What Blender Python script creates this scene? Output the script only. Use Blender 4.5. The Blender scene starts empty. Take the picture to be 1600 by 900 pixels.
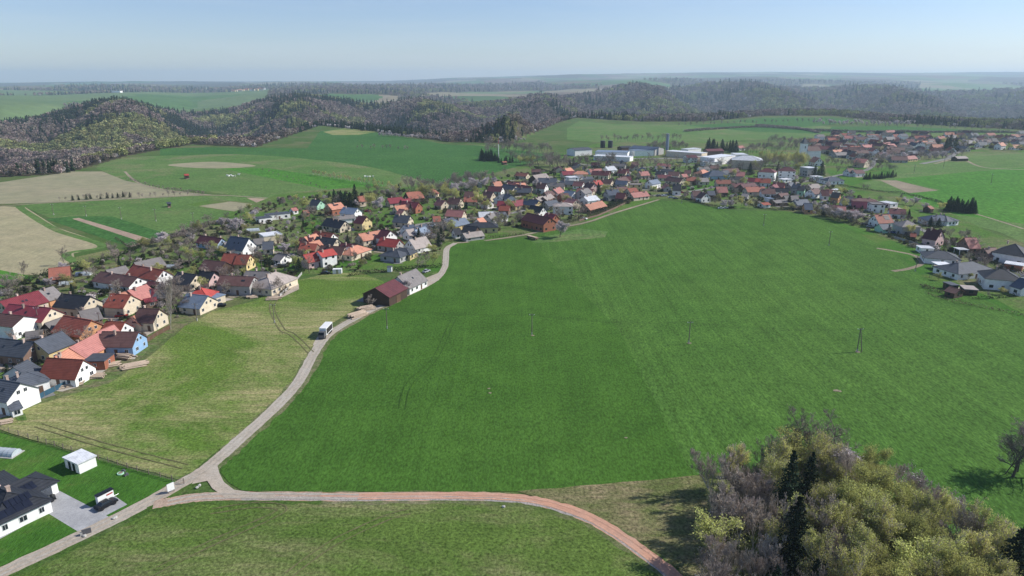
import bpy, math, random
import numpy as np
from mathutils import Vector, Matrix
R = math.radians
rnd = random.Random(7)
SC = bpy.context.scene
COL = SC.collection

# ---------------------------------------------------------------- camera
H = 85.0
F = 1067.0
PITCH = math.atan(325 / F)
cam = bpy.data.cameras.new('camera'); camo = bpy.data.objects.new('camera', cam)
COL.objects.link(camo); SC.camera = camo
camo.location = (0, 0, H)
camo.rotation_euler = (math.pi / 2 - PITCH, 0, 0)
cam.sensor_width = 36; cam.lens = 36 * F / 1600
cam.clip_start = 0.5; cam.clip_end = 60000
# ---------------------------------------------------------------- world + sun
SUN_EL, SUN_ROT = R(38), math.atan2(0.98, 0.19)
w = bpy.data.worlds.new('World'); SC.world = w; w.use_nodes = True
nt = w.node_tree; nt.nodes.clear()
wo = nt.nodes.new('ShaderNodeOutputWorld'); bg = nt.nodes.new('ShaderNodeBackground')
sky = nt.nodes.new('ShaderNodeTexSky'); sky.sky_type = 'NISHITA'
sky.sun_disc = False; sky.sun_elevation = SUN_EL; sky.sun_rotation = SUN_ROT
sky.air_density = 1.0; sky.dust_density = 0.35; sky.ozone_density = 1.5; sky.altitude = 300
bg.inputs['Strength'].default_value = 0.107
tint = nt.nodes.new('ShaderNodeMix'); tint.data_type = 'RGBA'; tint.blend_type = 'MULTIPLY'; tint.inputs[0].default_value = 1.0; tint.inputs[7].default_value = (0.80, 0.86, 1.06, 1)
nt.links.new(sky.outputs[0], tint.inputs[6]); wc = nt.nodes.new('ShaderNodeTexCoord'); wm = nt.nodes.new('ShaderNodeMapping'); wm.inputs['Scale'].default_value = (1.2, 1.2, 16); wn_ = nt.nodes.new('ShaderNodeTexNoise'); wn_.inputs['Scale'].default_value = 1.6; wn_.inputs['Detail'].default_value = 7; wn_.inputs['Roughness'].default_value = 0.6
nt.links.new(wc.outputs['Generated'], wm.inputs[0]); nt.links.new(wm.outputs[0], wn_.inputs['Vector'])
wr = nt.nodes.new('ShaderNodeMapRange'); wr.inputs[1].default_value = 0.45; wr.inputs[2].default_value = 0.8; wr.inputs[3].default_value = 0.0; wr.inputs[4].default_value = 0.3; nt.links.new(wn_.outputs[0], wr.inputs[0])
cm = nt.nodes.new('ShaderNodeMix'); cm.data_type = 'RGBA'; cm.inputs[7].default_value = (5.4, 6.0, 6.6, 1)
nt.links.new(wr.outputs[0], cm.inputs[0]); nt.links.new(tint.outputs[2], cm.inputs[6]); nt.links.new(cm.outputs[2], bg.inputs[0]); nt.links.new(bg.outputs[0], wo.inputs[0])
S = Vector((math.cos(SUN_EL) * math.sin(SUN_ROT), math.cos(SUN_EL) * math.cos(SUN_ROT), math.sin(SUN_EL)))
sl = bpy.data.lights.new('sun', 'SUN'); so = bpy.data.objects.new('sun', sl); COL.objects.link(so)
sl.energy = 5.0; sl.angle = R(0.53); sl.color = (1.0, 0.955, 0.88)
so.rotation_euler = S.to_track_quat('Z', 'Y').to_euler(); so.location = (300, 60, 400)
SC.view_settings.view_transform = 'Standard'; SC.view_settings.look = 'None'
SC.view_settings.exposure = 0.22; SC.view_settings.gamma = 1.0
SC.render.engine = 'CYCLES'
SC.cycles.volume_bounces = 1; SC.cycles.max_bounces = 5; SC.cycles.diffuse_bounces = 2
SC.cycles.transparent_max_bounces = 6

# ---------------------------------------------------------------- pixel -> place
ZR = {'Z1': (0, 400, 5), 'Z2': (0, 540, 5), 'Z3': (0, 700, 5), 'Z4': (200, 340, 5.625), 'Z5': (400, 320, 5.293),
      'Z6': (480, 240, 5.625), 'Z7': (700, 240, 5.625), 'R1': (940, 220, 5.625), 'R2': (1180, 220, 5.625),
      'R3': (1320, 320, 5.625), 'R4': (1220, 180, 4.21), 'R5': (740, 180, 3.2), 'P': (0, 0, 1), 'L': (0, 280, 5)}
sp, cp = math.sin(PITCH), math.cos(PITCH)
def ground(px, py, z=0.0):
    u = (px - 800) / F; v = (450 - py) / F
    dy = cp + v * sp; dz = -sp + v * cp
    t = (z - H) / dz
    return Vector((u * t, dy * t, z))
def G(reg, x, y, z=0.0):
    ox, oy, s = ZR[reg]
    return ground(ox + x / s, oy + y / s, z)
def project(p):
    dx, dy, dz = p[0], p[1], p[2] - H
    dep = dy * cp - dz * sp
    return 800 + F * dx / dep, 450 - F * (dy * sp + dz * cp) / dep

# ---------------------------------------------------------------- object helpers
def link(o, parent=None):
    COL.objects.link(o)
    if parent: o.parent = parent
    return o
def tag(o, label=None, cat=None, group=None, kind=None):
    if label: o['label'] = label
    if cat: o['category'] = cat
    if group: o['group'] = group
    if kind: o['kind'] = kind
    return o
def empty(name, loc, rz=0.0):
    o = bpy.data.objects.new(name, None); o.empty_display_size = 0.5
    o.location = loc; o.rotation_euler = (0, 0, rz); return link(o)
class MB:
    def __init__(s): s.v = []; s.f = []; s.m = []
    def add(s, vs, fs, mi=0):
        b = len(s.v); s.v += [tuple(p) for p in vs]; s.f += [tuple(b + i for i in f) for f in fs]; s.m += [mi] * len(fs)
    def box(s, c, d, mi=0, rz=0.0):
        x, y, z = [k / 2 for k in d]; vs = []
        ca, sa = math.cos(rz), math.sin(rz)
        for i in (-x, x):
            for j in (-y, y):
                for k in (-z, z): vs.append((c[0] + i * ca - j * sa, c[1] + i * sa + j * ca, c[2] + k))
        s.add(vs, [(0, 1, 3, 2), (4, 6, 7, 5), (0, 4, 5, 1), (2, 3, 7, 6), (0, 2, 6, 4), (1, 5, 7, 3)], mi)
    def tube(s, a, b, r0, r1, n=6, mi=0, cap=True):
        a = Vector(a); b = Vector(b); d = (b - a)
        if d.length < 1e-6: return
        d.normalize(); x = d.orthogonal().normalized(); y = d.cross(x)
        vs = []
        for p, r in ((a, r0), (b, r1)):
            for i in range(n):
                t = 2 * math.pi * i / n; vs.append(p + x * (r * math.cos(t)) + y * (r * math.sin(t)))
        fs = [(i, (i + 1) % n, n + (i + 1) % n, n + i) for i in range(n)]
        if cap: fs += [tuple(range(n - 1, -1, -1)), tuple(range(n, 2 * n))]
        s.add(vs, fs, mi)
    def mesh(s, name, mats):
        me = bpy.data.meshes.new(name); me.from_pydata(s.v, [], s.f)
        for m in (mats if isinstance(mats, (list, tuple)) else [mats]): me.materials.append(m)
        if len(me.materials) > 1: me.polygons.foreach_set('material_index', s.m)
        me.update(); return me
    def build(s, name, mats, parent=None):
        return link(bpy.data.objects.new(name, s.mesh(name, mats)), parent)
def np_mesh(name, verts, nper, mat, mi=None):
    """verts (N*nper,3): N separate polygons with nper corners each"""
    me = bpy.data.meshes.new(name); n = len(verts)
    me.vertices.add(n); me.vertices.foreach_set('co', np.asarray(verts, dtype=np.float32).ravel())
    me.loops.add(n); me.loops.foreach_set('vertex_index', np.arange(n, dtype=np.int32))
    k = n // nper
    me.polygons.add(k); me.polygons.foreach_set('loop_start', np.arange(0, n, nper, dtype=np.int32))
    me.polygons.foreach_set('loop_total', np.full(k, nper, dtype=np.int32))
    for m in (mat if isinstance(mat, (list, tuple)) else [mat]): me.materials.append(m)
    if mi is not None: me.polygons.foreach_set('material_index', mi)
    me.update(calc_edges=True); return me
def mobj(name, me, parent=None): return link(bpy.data.objects.new(name, me), parent)

# ---------------------------------------------------------------- materials
def newmat(name):
    m = bpy.data.materials.new(name); m.use_nodes = True
    t = m.node_tree; return m, t, t.nodes['Principled BSDF']
def nd(t, typ, **kw):
    n = t.nodes.new(typ)
    for k, v in kw.items(): setattr(n, k, v)
    return n
def ramp(t, fac, stops):
    r = t.nodes.new('ShaderNodeValToRGB'); e = r.color_ramp.elements
    while len(e) < len(stops): e.new(0.5)
    for i, (p, c) in enumerate(stops): e[i].position = p; e[i].color = (*c, 1)
    t.links.new(fac, r.inputs[0]); return r.outputs[0]
def noise(t, vec, scale, detail=4, rough=0.55, dist=0.0):
    n = t.nodes.new('ShaderNodeTexNoise'); n.inputs['Scale'].default_value = scale
    n.inputs['Detail'].default_value = detail; n.inputs['Roughness'].default_value = rough
    n.inputs['Distortion'].default_value = dist
    t.links.new(vec, n.inputs['Vector']); return n.outputs[0]
def mix(t, a, b, fac, mode='MIX'):
    n = t.nodes.new('ShaderNodeMix'); n.data_type = 'RGBA'; n.blend_type = mode
    for sock, v in ((n.inputs[0], fac), (n.inputs[6], a), (n.inputs[7], b)):
        if isinstance(v, (int, float)): sock.default_value = v
        elif isinstance(v, tuple): sock.default_value = (*v, 1)
        else: t.links.new(v, sock)
    return n.outputs[2]
def coord(t, kind='Object', rz=0.0, scale=(1, 1, 1)):
    c = t.nodes.new('ShaderNodeTexCoord'); m = t.nodes.new('ShaderNodeMapping')
    m.inputs['Rotation'].default_value = (0, 0, rz); m.inputs['Scale'].default_value = scale
    t.links.new(c.outputs[kind], m.inputs[0]); return m.outputs[0]
def bump(t, bs, h, strength, dist):
    b = t.nodes.new('ShaderNodeBump'); b.inputs['Strength'].default_value = strength; b.inputs['Distance'].default_value = dist
    t.links.new(h, b.inputs['Height']); t.links.new(b.outputs[0], bs.inputs['Normal'])
def mul(c, k): return tuple(min(1, x * k) for x in c)
def simple(name, c, rough=0.8, var=0.25, scale=0.6, metal=0.0, stretch=(1, 1, 1), objrand=0.0):
    m, t, b = newmat(name)
    n = noise(t, coord(t, scale=stretch), scale, 5)
    col = ramp(t, n, [(0.3, mul(c, 1 - var)), (0.7, mul(c, 1 + var))])
    if objrand:
        oi = nd(t, 'ShaderNodeObjectInfo')
        hs = nd(t, 'ShaderNodeHueSaturation')
        mr = nd(t, 'ShaderNodeMapRange'); mr.inputs[3].default_value = 1 - objrand; mr.inputs[4].default_value = 1 + objrand
        t.links.new(oi.outputs['Random'], mr.inputs[0]); t.links.new(mr.outputs[0], hs.inputs['Value'])
        t.links.new(col, hs.inputs['Color']); col = hs.outputs[0]
    t.links.new(col, b.inputs['Base Color'])
    b.inputs['Roughness'].default_value = rough; b.inputs['Metallic'].default_value = metal
    b.inputs['Specular IOR Level'].default_value = 0.3
    return m
def field_mat(name, c1, c2, big=0.012, fine=1.1, rows=None, rowstr=0.25, dry=None, dryamt=0.5, tracks=None, bumpd=0.25, finevar=0.35, drystretch=(1, 1, 1), dryrot=0.0, bumpk=0.8):
    """crop / meadow: two base tones in drifts, leaf-scale speckle, drill rows, tramlines, dry patches"""
    m, t, b = newmat(name)
    v = coord(t)
    n1 = noise(t, v, big, 5, 0.6)
    col = ramp(t, n1, [(0.32, c1), (0.68, c2)])
    n3 = noise(t, v, big * 7, 4, 0.6)
    col = mix(t, col, ramp(t, n3, [(0.3, (0.80, 0.82, 0.80)), (0.7, (1.16, 1.14, 1.1))]), 0.8, 'MULTIPLY')
    if dry:
        nn = noise(t, coord(t, rz=dryrot, scale=drystretch), 0.016, 8, 0.70, 0.8)
        f = ramp(t, nn, [(0.52 - 0.12 * dryamt, (0, 0, 0)), (0.66 - 0.12 * dryamt, (1, 1, 1))])
        ns = noise(t, coord(t, rz=dryrot, scale=(0.25 * drystretch[0], 1 * drystretch[1], 1)), 0.55, 5, 0.7)
        f = mix(t, f, ramp(t, ns, [(0.35, (0.1, 0.1, 0.1)), (0.65, (1, 1, 1))]), 0.85, 'MULTIPLY')
        col = mix(t, col, dry, f)
    fv = v
    if rows is not None: fv = coord(t, rz=rows, scale=(1, 0.42, 1))
    n2 = noise(t, fv, fine, 4, 0.75)
    k = finevar
    col = mix(t, col, ramp(t, n2, [(0.32, (1 - k * 1.25,) * 3), (0.5, (1, 1, 1)), (0.70, (1 + k * 1.5,) * 3)]), 1.0, 'MULTIPLY')
    if rows is not None:
        wn = noise(t, coord(t, rz=rows, scale=(1, 0.035, 1)), 0.55, 4, 0.65)
        col = mix(t, col, ramp(t, wn, [(0.3, (1 - rowstr,) * 3), (0.7, (1 + rowstr,) * 3)]), 1.0, 'MULTIPLY')
    if tracks is not None:
        ang, period, strength = tracks
        cc = nd(t, 'ShaderNodeSeparateXYZ'); t.links.new(coord(t, rz=ang), cc.inputs[0])
        wob = noise(t, v, 0.01, 2)
        a = nd(t, 'ShaderNodeMath', operation='MULTIPLY_ADD'); a.inputs[1].default_value = 14; t.links.new(wob, a.inputs[0]); t.links.new(cc.outputs[0], a.inputs[2])
        p1 = nd(t, 'ShaderNodeMath', operation='PINGPONG'); p1.inputs[1].default_value = period / 2; t.links.new(a.outputs[0], p1.inputs[0])
        col = mix(t, col, ramp(t, mathdiv(t, p1.outputs[0], period / 2), [(0.02, (1, 1, 1)), (0.035, (strength,) * 3), (0.06, (strength,) * 3), (0.075, (1, 1, 1))]), 1.0, 'MULTIPLY')
    t.links.new(col, b.inputs['Base Color'])
    b.inputs['Roughness'].default_value = 0.95; b.inputs['Specular IOR Level'].default_value = 0.04
    bump(t, b, n2, bumpk, bumpd)
    return m
def mathdiv(t, sock, k):
    n = nd(t, 'ShaderNodeMath', operation='DIVIDE'); n.inputs[1].default_value = k; t.links.new(sock, n.inputs[0]); return n.outputs[0]
def roof_mat(name, c, sheet=False):
    m, t, b = newmat(name)
    v = coord(t)
    n = noise(t, v, 0.45, 8, 0.72, 0.5)
    gr = (0.5 * c[0] + 0.06, 0.5 * c[1] + 0.055, 0.5 * c[2] + 0.045) if max(c) < 0.5 and not sheet else mul(c, 0.85)
    col = ramp(t, n, [(0.25, mul(c, 0.6)), (0.45, c), (0.6, mul(c, 1.2)), (0.75, gr)])
    wv = nd(t, 'ShaderNodeTexWave', wave_type='BANDS', bands_direction='X' if sheet else 'Z')
    wv.inputs['Scale'].default_value = 0.5 if sheet else 0.9; wv.inputs['Distortion'].default_value = 0.3
    t.links.new(v, wv.inputs[0])
    col = mix(t, col, ramp(t, wv.outputs[1], [(0, (0.8, 0.8, 0.8)), (1, (1.1, 1.1, 1.1))]), 0.8, 'MULTIPLY')
    oi = nd(t, 'ShaderNodeObjectInfo'); mr = nd(t, 'ShaderNodeMapRange'); mr.inputs[3].default_value = 0.78; mr.inputs[4].default_value = 1.22
    hs = nd(t, 'ShaderNodeHueSaturation'); t.links.new(oi.outputs['Random'], mr.inputs[0]); t.links.new(mr.outputs[0], hs.inputs['Value'])
    t.links.new(col, hs.inputs['Color'])
    nf = noise(t, v, 6, 3, 0.7)
    col = mix(t, hs.outputs[0], ramp(t, nf, [(0.3, (0.82,) * 3), (0.7, (1.12,) * 3)]), 0.7, 'MULTIPLY')
    t.links.new(col, b.inputs['Base Color']); b.inputs['Roughness'].default_value = 0.45 if sheet else 0.72
    b.inputs['Specular IOR Level'].default_value = 0.35
    bump(t, b, wv.outputs[1], 0.5, 0.06)
    return m
ROOF = {k: roof_mat('roof_' + k, c, s) for k, c, s in [
    ('red', (0.36, 0.055, 0.045), False), ('crimson', (0.21, 0.035, 0.045), True), ('maroon', (0.10, 0.026, 0.032), False),
    ('tile', (0.27, 0.098, 0.066), False), ('rust', (0.235, 0.062, 0.04), False), ('orange', (0.46, 0.205, 0.135), False),
    ('pink', (0.35, 0.145, 0.125), False), ('brown', (0.115, 0.058, 0.052), False), ('dark', (0.022, 0.025, 0.033), False),
    ('navy', (0.05, 0.065, 0.095), True), ('grey', (0.17, 0.155, 0.15), False), ('tan', (0.31, 0.265, 0.24), False),
    ('bluegrey', (0.16, 0.20, 0.26), True), ('white', (0.62, 0.63, 0.65), True), ('slate', (0.065, 0.074, 0.092), False)]}
ROOFNAME = {'red': 'bright red', 'crimson': 'crimson metal', 'maroon': 'maroon', 'tile': 'terracotta', 'rust': 'rust brown', 'orange': 'orange tiled',
            'pink': 'faded pink', 'brown': 'dark brown', 'dark': 'black', 'navy': 'navy', 'grey': 'grey', 'tan': 'pale tan', 'bluegrey': 'blue grey', 'white': 'white', 'slate': 'slate grey'}
WALL = {k: simple('wall_' + k, c, 0.9, 0.12, 0.7, objrand=0.1) for k, c in [
    ('white', (0.80, 0.79, 0.76)), ('cream', (0.62, 0.53, 0.40)), ('yellow', (0.62, 0.49, 0.25)), ('grey', (0.36, 0.35, 0.34)),
    ('blue', (0.24, 0.38, 0.56)), ('skyblue', (0.36, 0.46, 0.60)), ('pink', (0.60, 0.42, 0.40)), ('orange', (0.58, 0.30, 0.15)),
    ('green', (0.38, 0.62, 0.46)), ('brick', (0.30, 0.115, 0.07)), ('wood', (0.075, 0.048, 0.035)), ('brown', (0.2, 0.13, 0.10)), ('rose', (0.42, 0.13, 0.17))]}
WALLNAME = {'white': 'white', 'cream': 'cream', 'yellow': 'yellow', 'grey': 'grey', 'blue': 'blue', 'skyblue': 'pale blue', 'pink': 'pink', 'orange': 'orange',
            'green': 'mint green', 'brick': 'brick', 'wood': 'dark timber', 'brown': 'brown', 'rose': 'deep pink'}
M = {}
M['frame'] = simple('window_frame', (0.7, 0.7, 0.7), 0.5, 0.05)
gm, gt, gb = newmat('glass_pane'); gb.inputs['Base Color'].default_value = (0.02, 0.026, 0.034, 1); gb.inputs['Roughness'].default_value = 0.12; M['glass'] = gm
M['door'] = simple('door_paint', (0.12, 0.07, 0.045), 0.6, 0.2)
M['chimney'] = simple('chimney_render', (0.42, 0.32, 0.27), 0.9, 0.3, objrand=0.4)
M['bark'] = simple('bark', (0.115, 0.095, 0.08), 0.95, 0.35, 1.5)
M['birchbark'] = simple('birch_bark', (0.50, 0.46, 0.42), 0.9, 0.35, 1.2)
M['pole'] = simple('pole_wood', (0.17, 0.14, 0.12), 0.9, 0.2)
M['concrete'] = simple('concrete', (0.42, 0.41, 0.38), 0.9, 0.15)
M['steel'] = simple('steel', (0.35, 0.36, 0.38), 0.35, 0.1, metal=0.8)
M['panel'] = simple('solar_cell', (0.010, 0.013, 0.026), 0.35, 0.2)
M['black'] = simple('black_rubber', (0.012, 0.012, 0.013), 0.6, 0.2)
M['log'] = simple('sawn_log', (0.46, 0.36, 0.27), 0.9, 0.3, 0.8)
M['whitepaint'] = simple('white_paint', (0.78, 0.78, 0.77), 0.5, 0.05)
M['foil'] = simple('greenhouse_foil', (0.42, 0.47, 0.50), 0.25, 0.12, 0.8)
def leaf_mat(name, c, rough=0.8, orand=0.28, trans=0.35, hue=0.02):
    m, t, b = newmat(name)
    oi = nd(t, 'ShaderNodeObjectInfo'); ge = nd(t, 'ShaderNodeNewGeometry')
    hs = nd(t, 'ShaderNodeHueSaturation')
    mr = nd(t, 'ShaderNodeMapRange'); mr.inputs[3].default_value = 1 - orand; mr.inputs[4].default_value = 1 + orand
    t.links.new(oi.outputs['Random'], mr.inputs[0]); t.links.new(mr.outputs[0], hs.inputs['Value'])
    mh = nd(t, 'ShaderNodeMapRange'); mh.inputs[3].default_value = 0.5 - hue; mh.inputs[4].default_value = 0.5 + hue
    w2 = nd(t, 'ShaderNodeMath', operation='FRACT'); w1 = nd(t, 'ShaderNodeMath', operation='MULTIPLY'); w1.inputs[1].default_value = 37.3
    t.links.new(oi.outputs['Random'], w1.inputs[0]); t.links.new(w1.outputs[0], w2.inputs[0]); t.links.new(w2.outputs[0], mh.inputs[0]); t.links.new(mh.outputs[0], hs.inputs['Hue'])
    col = ramp(t, ge.outputs['Random Per Island'], [(0.0, mul(c, 0.6)), (0.6, c), (1.0, mul(c, 1.5))])
    t.links.new(col, hs.inputs['Color'])
    t.links.new(hs.outputs[0], b.inputs['Base Color']); b.inputs['Roughness'].default_value = rough; b.inputs['Specular IOR Level'].default_value = 0.12
    if trans:
        tr = nd(t, 'ShaderNodeBsdfTranslucent'); t.links.new(hs.outputs[0], tr.inputs[0])
        ms = nd(t, 'ShaderNodeMixShader'); ms.inputs[0].default_value = trans
        t.links.new(b.outputs[0], ms.inputs[1]); t.links.new(tr.outputs[0], ms.inputs[2])
        t.links.new(ms.outputs[0], t.nodes['Material Output'].inputs[0])
    return m
M['twig'] = leaf_mat('bare_twigs', (0.29, 0.245, 0.21), trans=0.1, orand=0.35, hue=0.03)
M['paletwig'] = leaf_mat('pale_twigs', (0.50, 0.435, 0.375), trans=0.3, orand=0.3, hue=0.02)
M['catkin'] = leaf_mat('olive_leaves', (0.50, 0.51, 0.175), orand=0.28, trans=0.45, hue=0.015)
M['gold'] = leaf_mat('golden_leaves', (0.44, 0.45, 0.15), orand=0.22, trans=0.45, hue=0.008)
M['blossom'] = leaf_mat('blossom', (0.56, 0.50, 0.50), orand=0.2, trans=0.3)
M['needle'] = leaf_mat('spruce_needles', (0.022, 0.038, 0.020), orand=0.3, trans=0.05)
M['shrub'] = leaf_mat('shrub_leaves', (0.12, 0.115, 0.065), orand=0.35)
M['hedge'] = leaf_mat('hedge_leaves', (0.04, 0.048, 0.026), orand=0.35, trans=0.15)
M['f_bare'] = leaf_mat('far_bare_crowns', (0.25, 0.20, 0.17), orand=0.5, trans=0.0, hue=0.04)
M['f_olive'] = leaf_mat('far_budding_crowns', (0.26, 0.27, 0.11), orand=0.4, trans=0.0, hue=0.03)
M['f_needle'] = leaf_mat('far_spruce_crowns', (0.040, 0.062, 0.034), orand=0.3, trans=0.0)
M['f_white'] = leaf_mat('far_blossom_crowns', (0.5, 0.46, 0.45), orand=0.2, trans=0.0)
# ================================================================ TERRAIN
XC = np.array([-500, 0, 100, 200, 300, 400, 500, 600, 700, 800, 870, 900, 1000, 1100, 1200, 1300, 1400, 1500, 1600, 2100], float)
EDGE = np.array([300, 277, 272, 243, 226, 230, 196, 208, 222, 224, 192, 184, 190, 190, 181, 181, 192, 198, 203, 210], float)   # rim of the village plateau (photo row)
CR_Y = np.array([1300, 1500, 1900, 2200, 2450, 2600, 2600, 2500, 2400, 2900, 3200, 3400, 4200, 4800, 5000, 5000, 5000, 5000, 5000, 5000], float)
CR_P = np.array([182, 178, 170, 161, 163, 153, 150, 152, 158, 150, 146, 143, 133, 130, 131, 135, 136, 137, 138, 139], float)
SK_P = np.array([130, 129.5, 128, 127.5, 127.5, 127.5, 127, 126.5, 122.5, 120, 118, 117, 115.5, 114, 113.5, 114.5, 115, 114, 113.5, 113], float)
FY = 15000.0
CR_P = CR_P + np.where(XC >= 900, 6.5, 8)
def smoothcol(a, c): return np.interp(c, XC, a)
def hash2(ix, iy, s=0):
    h = np.sin(ix * 127.1 + iy * 311.7 + s * 74.7) * 43758.5453
    return h - np.floor(h)
def vnoise(x, y, s=0):
    ix = np.floor(x); iy = np.floor(y); fx = x - ix; fy = y - iy
    fx = fx * fx * (3 - 2 * fx); fy = fy * fy * (3 - 2 * fy)
    a = hash2(ix, iy, s); b = hash2(ix + 1, iy, s); c = hash2(ix, iy + 1, s); d = hash2(ix + 1, iy + 1, s)
    return (a * (1 - fx) + b * fx) * (1 - fy) + (c * (1 - fx) + d * fx) * fy
def fbm(x, y, s=0, o=4):
    r = 0; a = 0.5
    for i in range(o): r = r + a * vnoise(x, y, s + i); x = x * 2.03; y = y * 2.03; a *= 0.5
    return r
def sst(a, b, x):
    t = np.clip((x - a) / (b - a), 0, 1); return t * t * (3 - 2 * t)
def edgeY(c):
    py = smoothcol(EDGE, c); v = (450 - py) / F
    return H * (cp + v * sp) / (sp - v * cp)
def terrain(X, Y):
    c = 800 + F * X / np.maximum(Y * cp + H * sp, 40.0)
    c = np.clip(c, -500, 2100)
    e = edgeY(c); cy = smoothcol(CR_Y, c); cpx = smoothcol(CR_P, c); sk = smoothcol(SK_P, c)
    cz = H - (cpx - 125) * cy / F
    fz = -74 + 16 * (fbm(X / 300, Y / 300, 5) - 0.5)
    fy = e + (cy - e) * 0.33
    d1 = sst(0, 1, (Y - e) / (fy - e)); d2 = sst(0, 1, (Y - fy) / (cy - fy))
    z = fz * d1 + (cz - fz) * d2
    VC = np.array([-300, -120, 20, 190, 365, 500, 615, 690, 790, 900, 985, 1080, 1180, 1290, 1390, 1490, 1600, 1800], float)
    VA = np.array([1, -1, -.6, 1, -1.3, 1, -.7, .6, -1, .7, -.8, .9, -.9, 1, -.8, .9, -1, 1], float)
    cs = c + (Y - 1600) * 0.045 + 50 * (fbm(X / 500, Y / 500, 41, 2) - .4)
    ii = np.clip(np.searchsorted(VC, cs) - 1, 0, len(VC) - 2); tt = np.clip((cs - VC[ii]) / (VC[ii + 1] - VC[ii]), 0, 1); tt = tt * tt * (3 - 2 * tt)
    spur = VA[ii] * (1 - tt) + VA[ii + 1] * tt
    z = z + spur * 44 * np.clip((Y - e - 0.2 * (cy - e)) / (0.3 * (cy - e)), 0, 1) * np.clip((cy * 1.15 - Y) / (0.45 * cy), 0, 1)
    # spurs and gullies on the valley sides
    mask = np.clip((Y - e - 0.22 * (cy - e)) / (0.25 * (cy - e)), 0, 1) * np.clip((cy * 1.0 - Y) / (0.30 * cy), 0, 1)
    ang = X / np.maximum(Y, 100)
    rid = 1 - np.abs(2 * fbm(X / 420 + 3, Y / 700, 9, 3) / 0.875 - 1) * 2
    rid2 = 1 - np.abs(2 * fbm(X / 150, Y / 210, 19, 3) / 0.875 - 1) * 2
    z = z + mask * (rid * 34 + rid2 * 16)
    # far plateau and skyline
    t = np.clip((Y - cy) / (FY - cy), 0, 1)
    zs = H - (sk - 125) * FY / F
    beyond = Y > cy
    pz = cz + (zs - cz) * t ** 1.15 + 48 * (fbm(X / 1100, Y / 1300, 31, 4) - 0.47) * np.clip((Y - cy) / 800, 0, 1) * (1 + t * 2.0) * np.clip((FY + 800 - Y) / 4000, 0.15, 1)
    pz = pz - 34 * np.exp(-((Y - cy * 1.28) / (cy * 0.12)) ** 2)
    z = np.where(beyond, pz, z)
    # wooded knoll behind the village fields
    k = project_inv(845, 205, 12)
    z = z + 40 * np.exp(-(((X - k[0]) / 85) ** 2 + ((Y - k[1]) / 120) ** 2)) * sst(0, 90, Y - e)
    return np.where(Y <= e, 0.0, z)
def project_inv(px, py, z):
    g = ground(px, py, z); return g
ns = 520
srow = np.linspace(-1.35, 1.35, ns)
yrow = np.concatenate([np.linspace(-120, 500, 16), 500 * np.exp(np.linspace(0, math.log(FY * 1.25 / 500), 430))[1:]])
SX, YY = np.meshgrid(srow, yrow); XX = SX * (YY + 170)
ZZ = terrain(XX, YY) - 0.0
nr = len(yrow)
me = bpy.data.meshes.new('terrain')
co = np.stack([XX, YY, ZZ], -1).reshape(-1, 3)
idx = np.arange(nr * ns).reshape(nr, ns)
q = np.stack([idx[:-1, :-1], idx[:-1, 1:], idx[1:, 1:], idx[1:, :-1]], -1).reshape(-1, 4)
me.vertices.add(len(co)); me.vertices.foreach_set('co', co.astype(np.float32).ravel())
me.loops.add(q.size); me.loops.foreach_set('vertex_index', q.ravel().astype(np.int32))
me.polygons.add(len(q)); me.polygons.foreach_set('loop_start', np.arange(0, q.size, 4, dtype=np.int32)); me.polygons.foreach_set('loop_total', np.full(len(q), 4, np.int32))
# classes: 0 village ground, 1 forest floor, 2.. far fields
cxx = co[q].mean(1)
cc = np.clip(800 + F * cxx[:, 0] / np.maximum(cxx[:, 1] * cp + H * sp, 40), -500, 2100)
cy_ = smoothcol(CR_Y, cc); ed_ = edgeY(cc)
def landclass(X, Y, c, cy, e):
    """0 near plateau, 1 wood, 2.. open fields"""
    cell = np.floor(hash2(np.floor(X / 420 + 0.35 * Y / 900 + 0.5 * vnoise(X / 300, Y / 300, 3)), np.floor(Y / 620 + 0.4 * vnoise(X / 350, Y / 350, 8)), 3) * 5)
    wood = fbm(X / 900, Y / 1500, 51, 4) > 0.50
    cls = np.where(wood, 1, 2 + cell)
    left = (c < 420) & (Y < 5200)
    cls = np.where(left & (Y > cy), np.where(fbm(X / 500, Y / 900, 77, 3) > 0.60, 1, 2 + np.minimum(cell, 1)), cls)
    cls = np.where(Y <= cy, 1, cls)
    cls = np.where(Y <= e, 0, cls)
    return cls.astype(np.int32)
cls = landclass(cxx[:, 0], cxx[:, 1], cc, cy_, ed_)
TM = [field_mat('rough_grass', (0.055, 0.105, 0.026), (0.085, 0.13, 0.04), dry=(0.16, 0.14, 0.075), dryamt=0.3),
      field_mat('forest_floor', (0.075, 0.055, 0.042), (0.06, 0.065, 0.032), fine=0.3, big=0.02),
      field_mat('far_field', (0.06, 0.13, 0.032), (0.085, 0.16, 0.045), big=0.002, fine=0.05, bumpd=0.0, finevar=0.1),
      field_mat('far_meadow', (0.10, 0.16, 0.06), (0.13, 0.18, 0.075), big=0.002, fine=0.05, bumpd=0.0, finevar=0.1),
      field_mat('far_stubble', (0.24, 0.20, 0.14), (0.2, 0.19, 0.11), big=0.002, fine=0.05, bumpd=0.0, finevar=0.1),
      field_mat('far_crop', (0.05, 0.10, 0.03), (0.07, 0.12, 0.035), big=0.002, fine=0.05, bumpd=0.0, finevar=0.1),
      field_mat('far_plough', (0.15, 0.10, 0.075), (0.14, 0.12, 0.08), big=0.002, fine=0.05, bumpd=0.0, finevar=0.1)]
for m_ in TM: me.materials.append(m_)
me.polygons.foreach_set('material_index', np.clip(cls, 0, 6))
me.polygons.foreach_set('use_smooth', np.ones(len(q), bool))
me.update(calc_edges=True)
tag(mobj('terrain', me), kind='structure')

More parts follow.
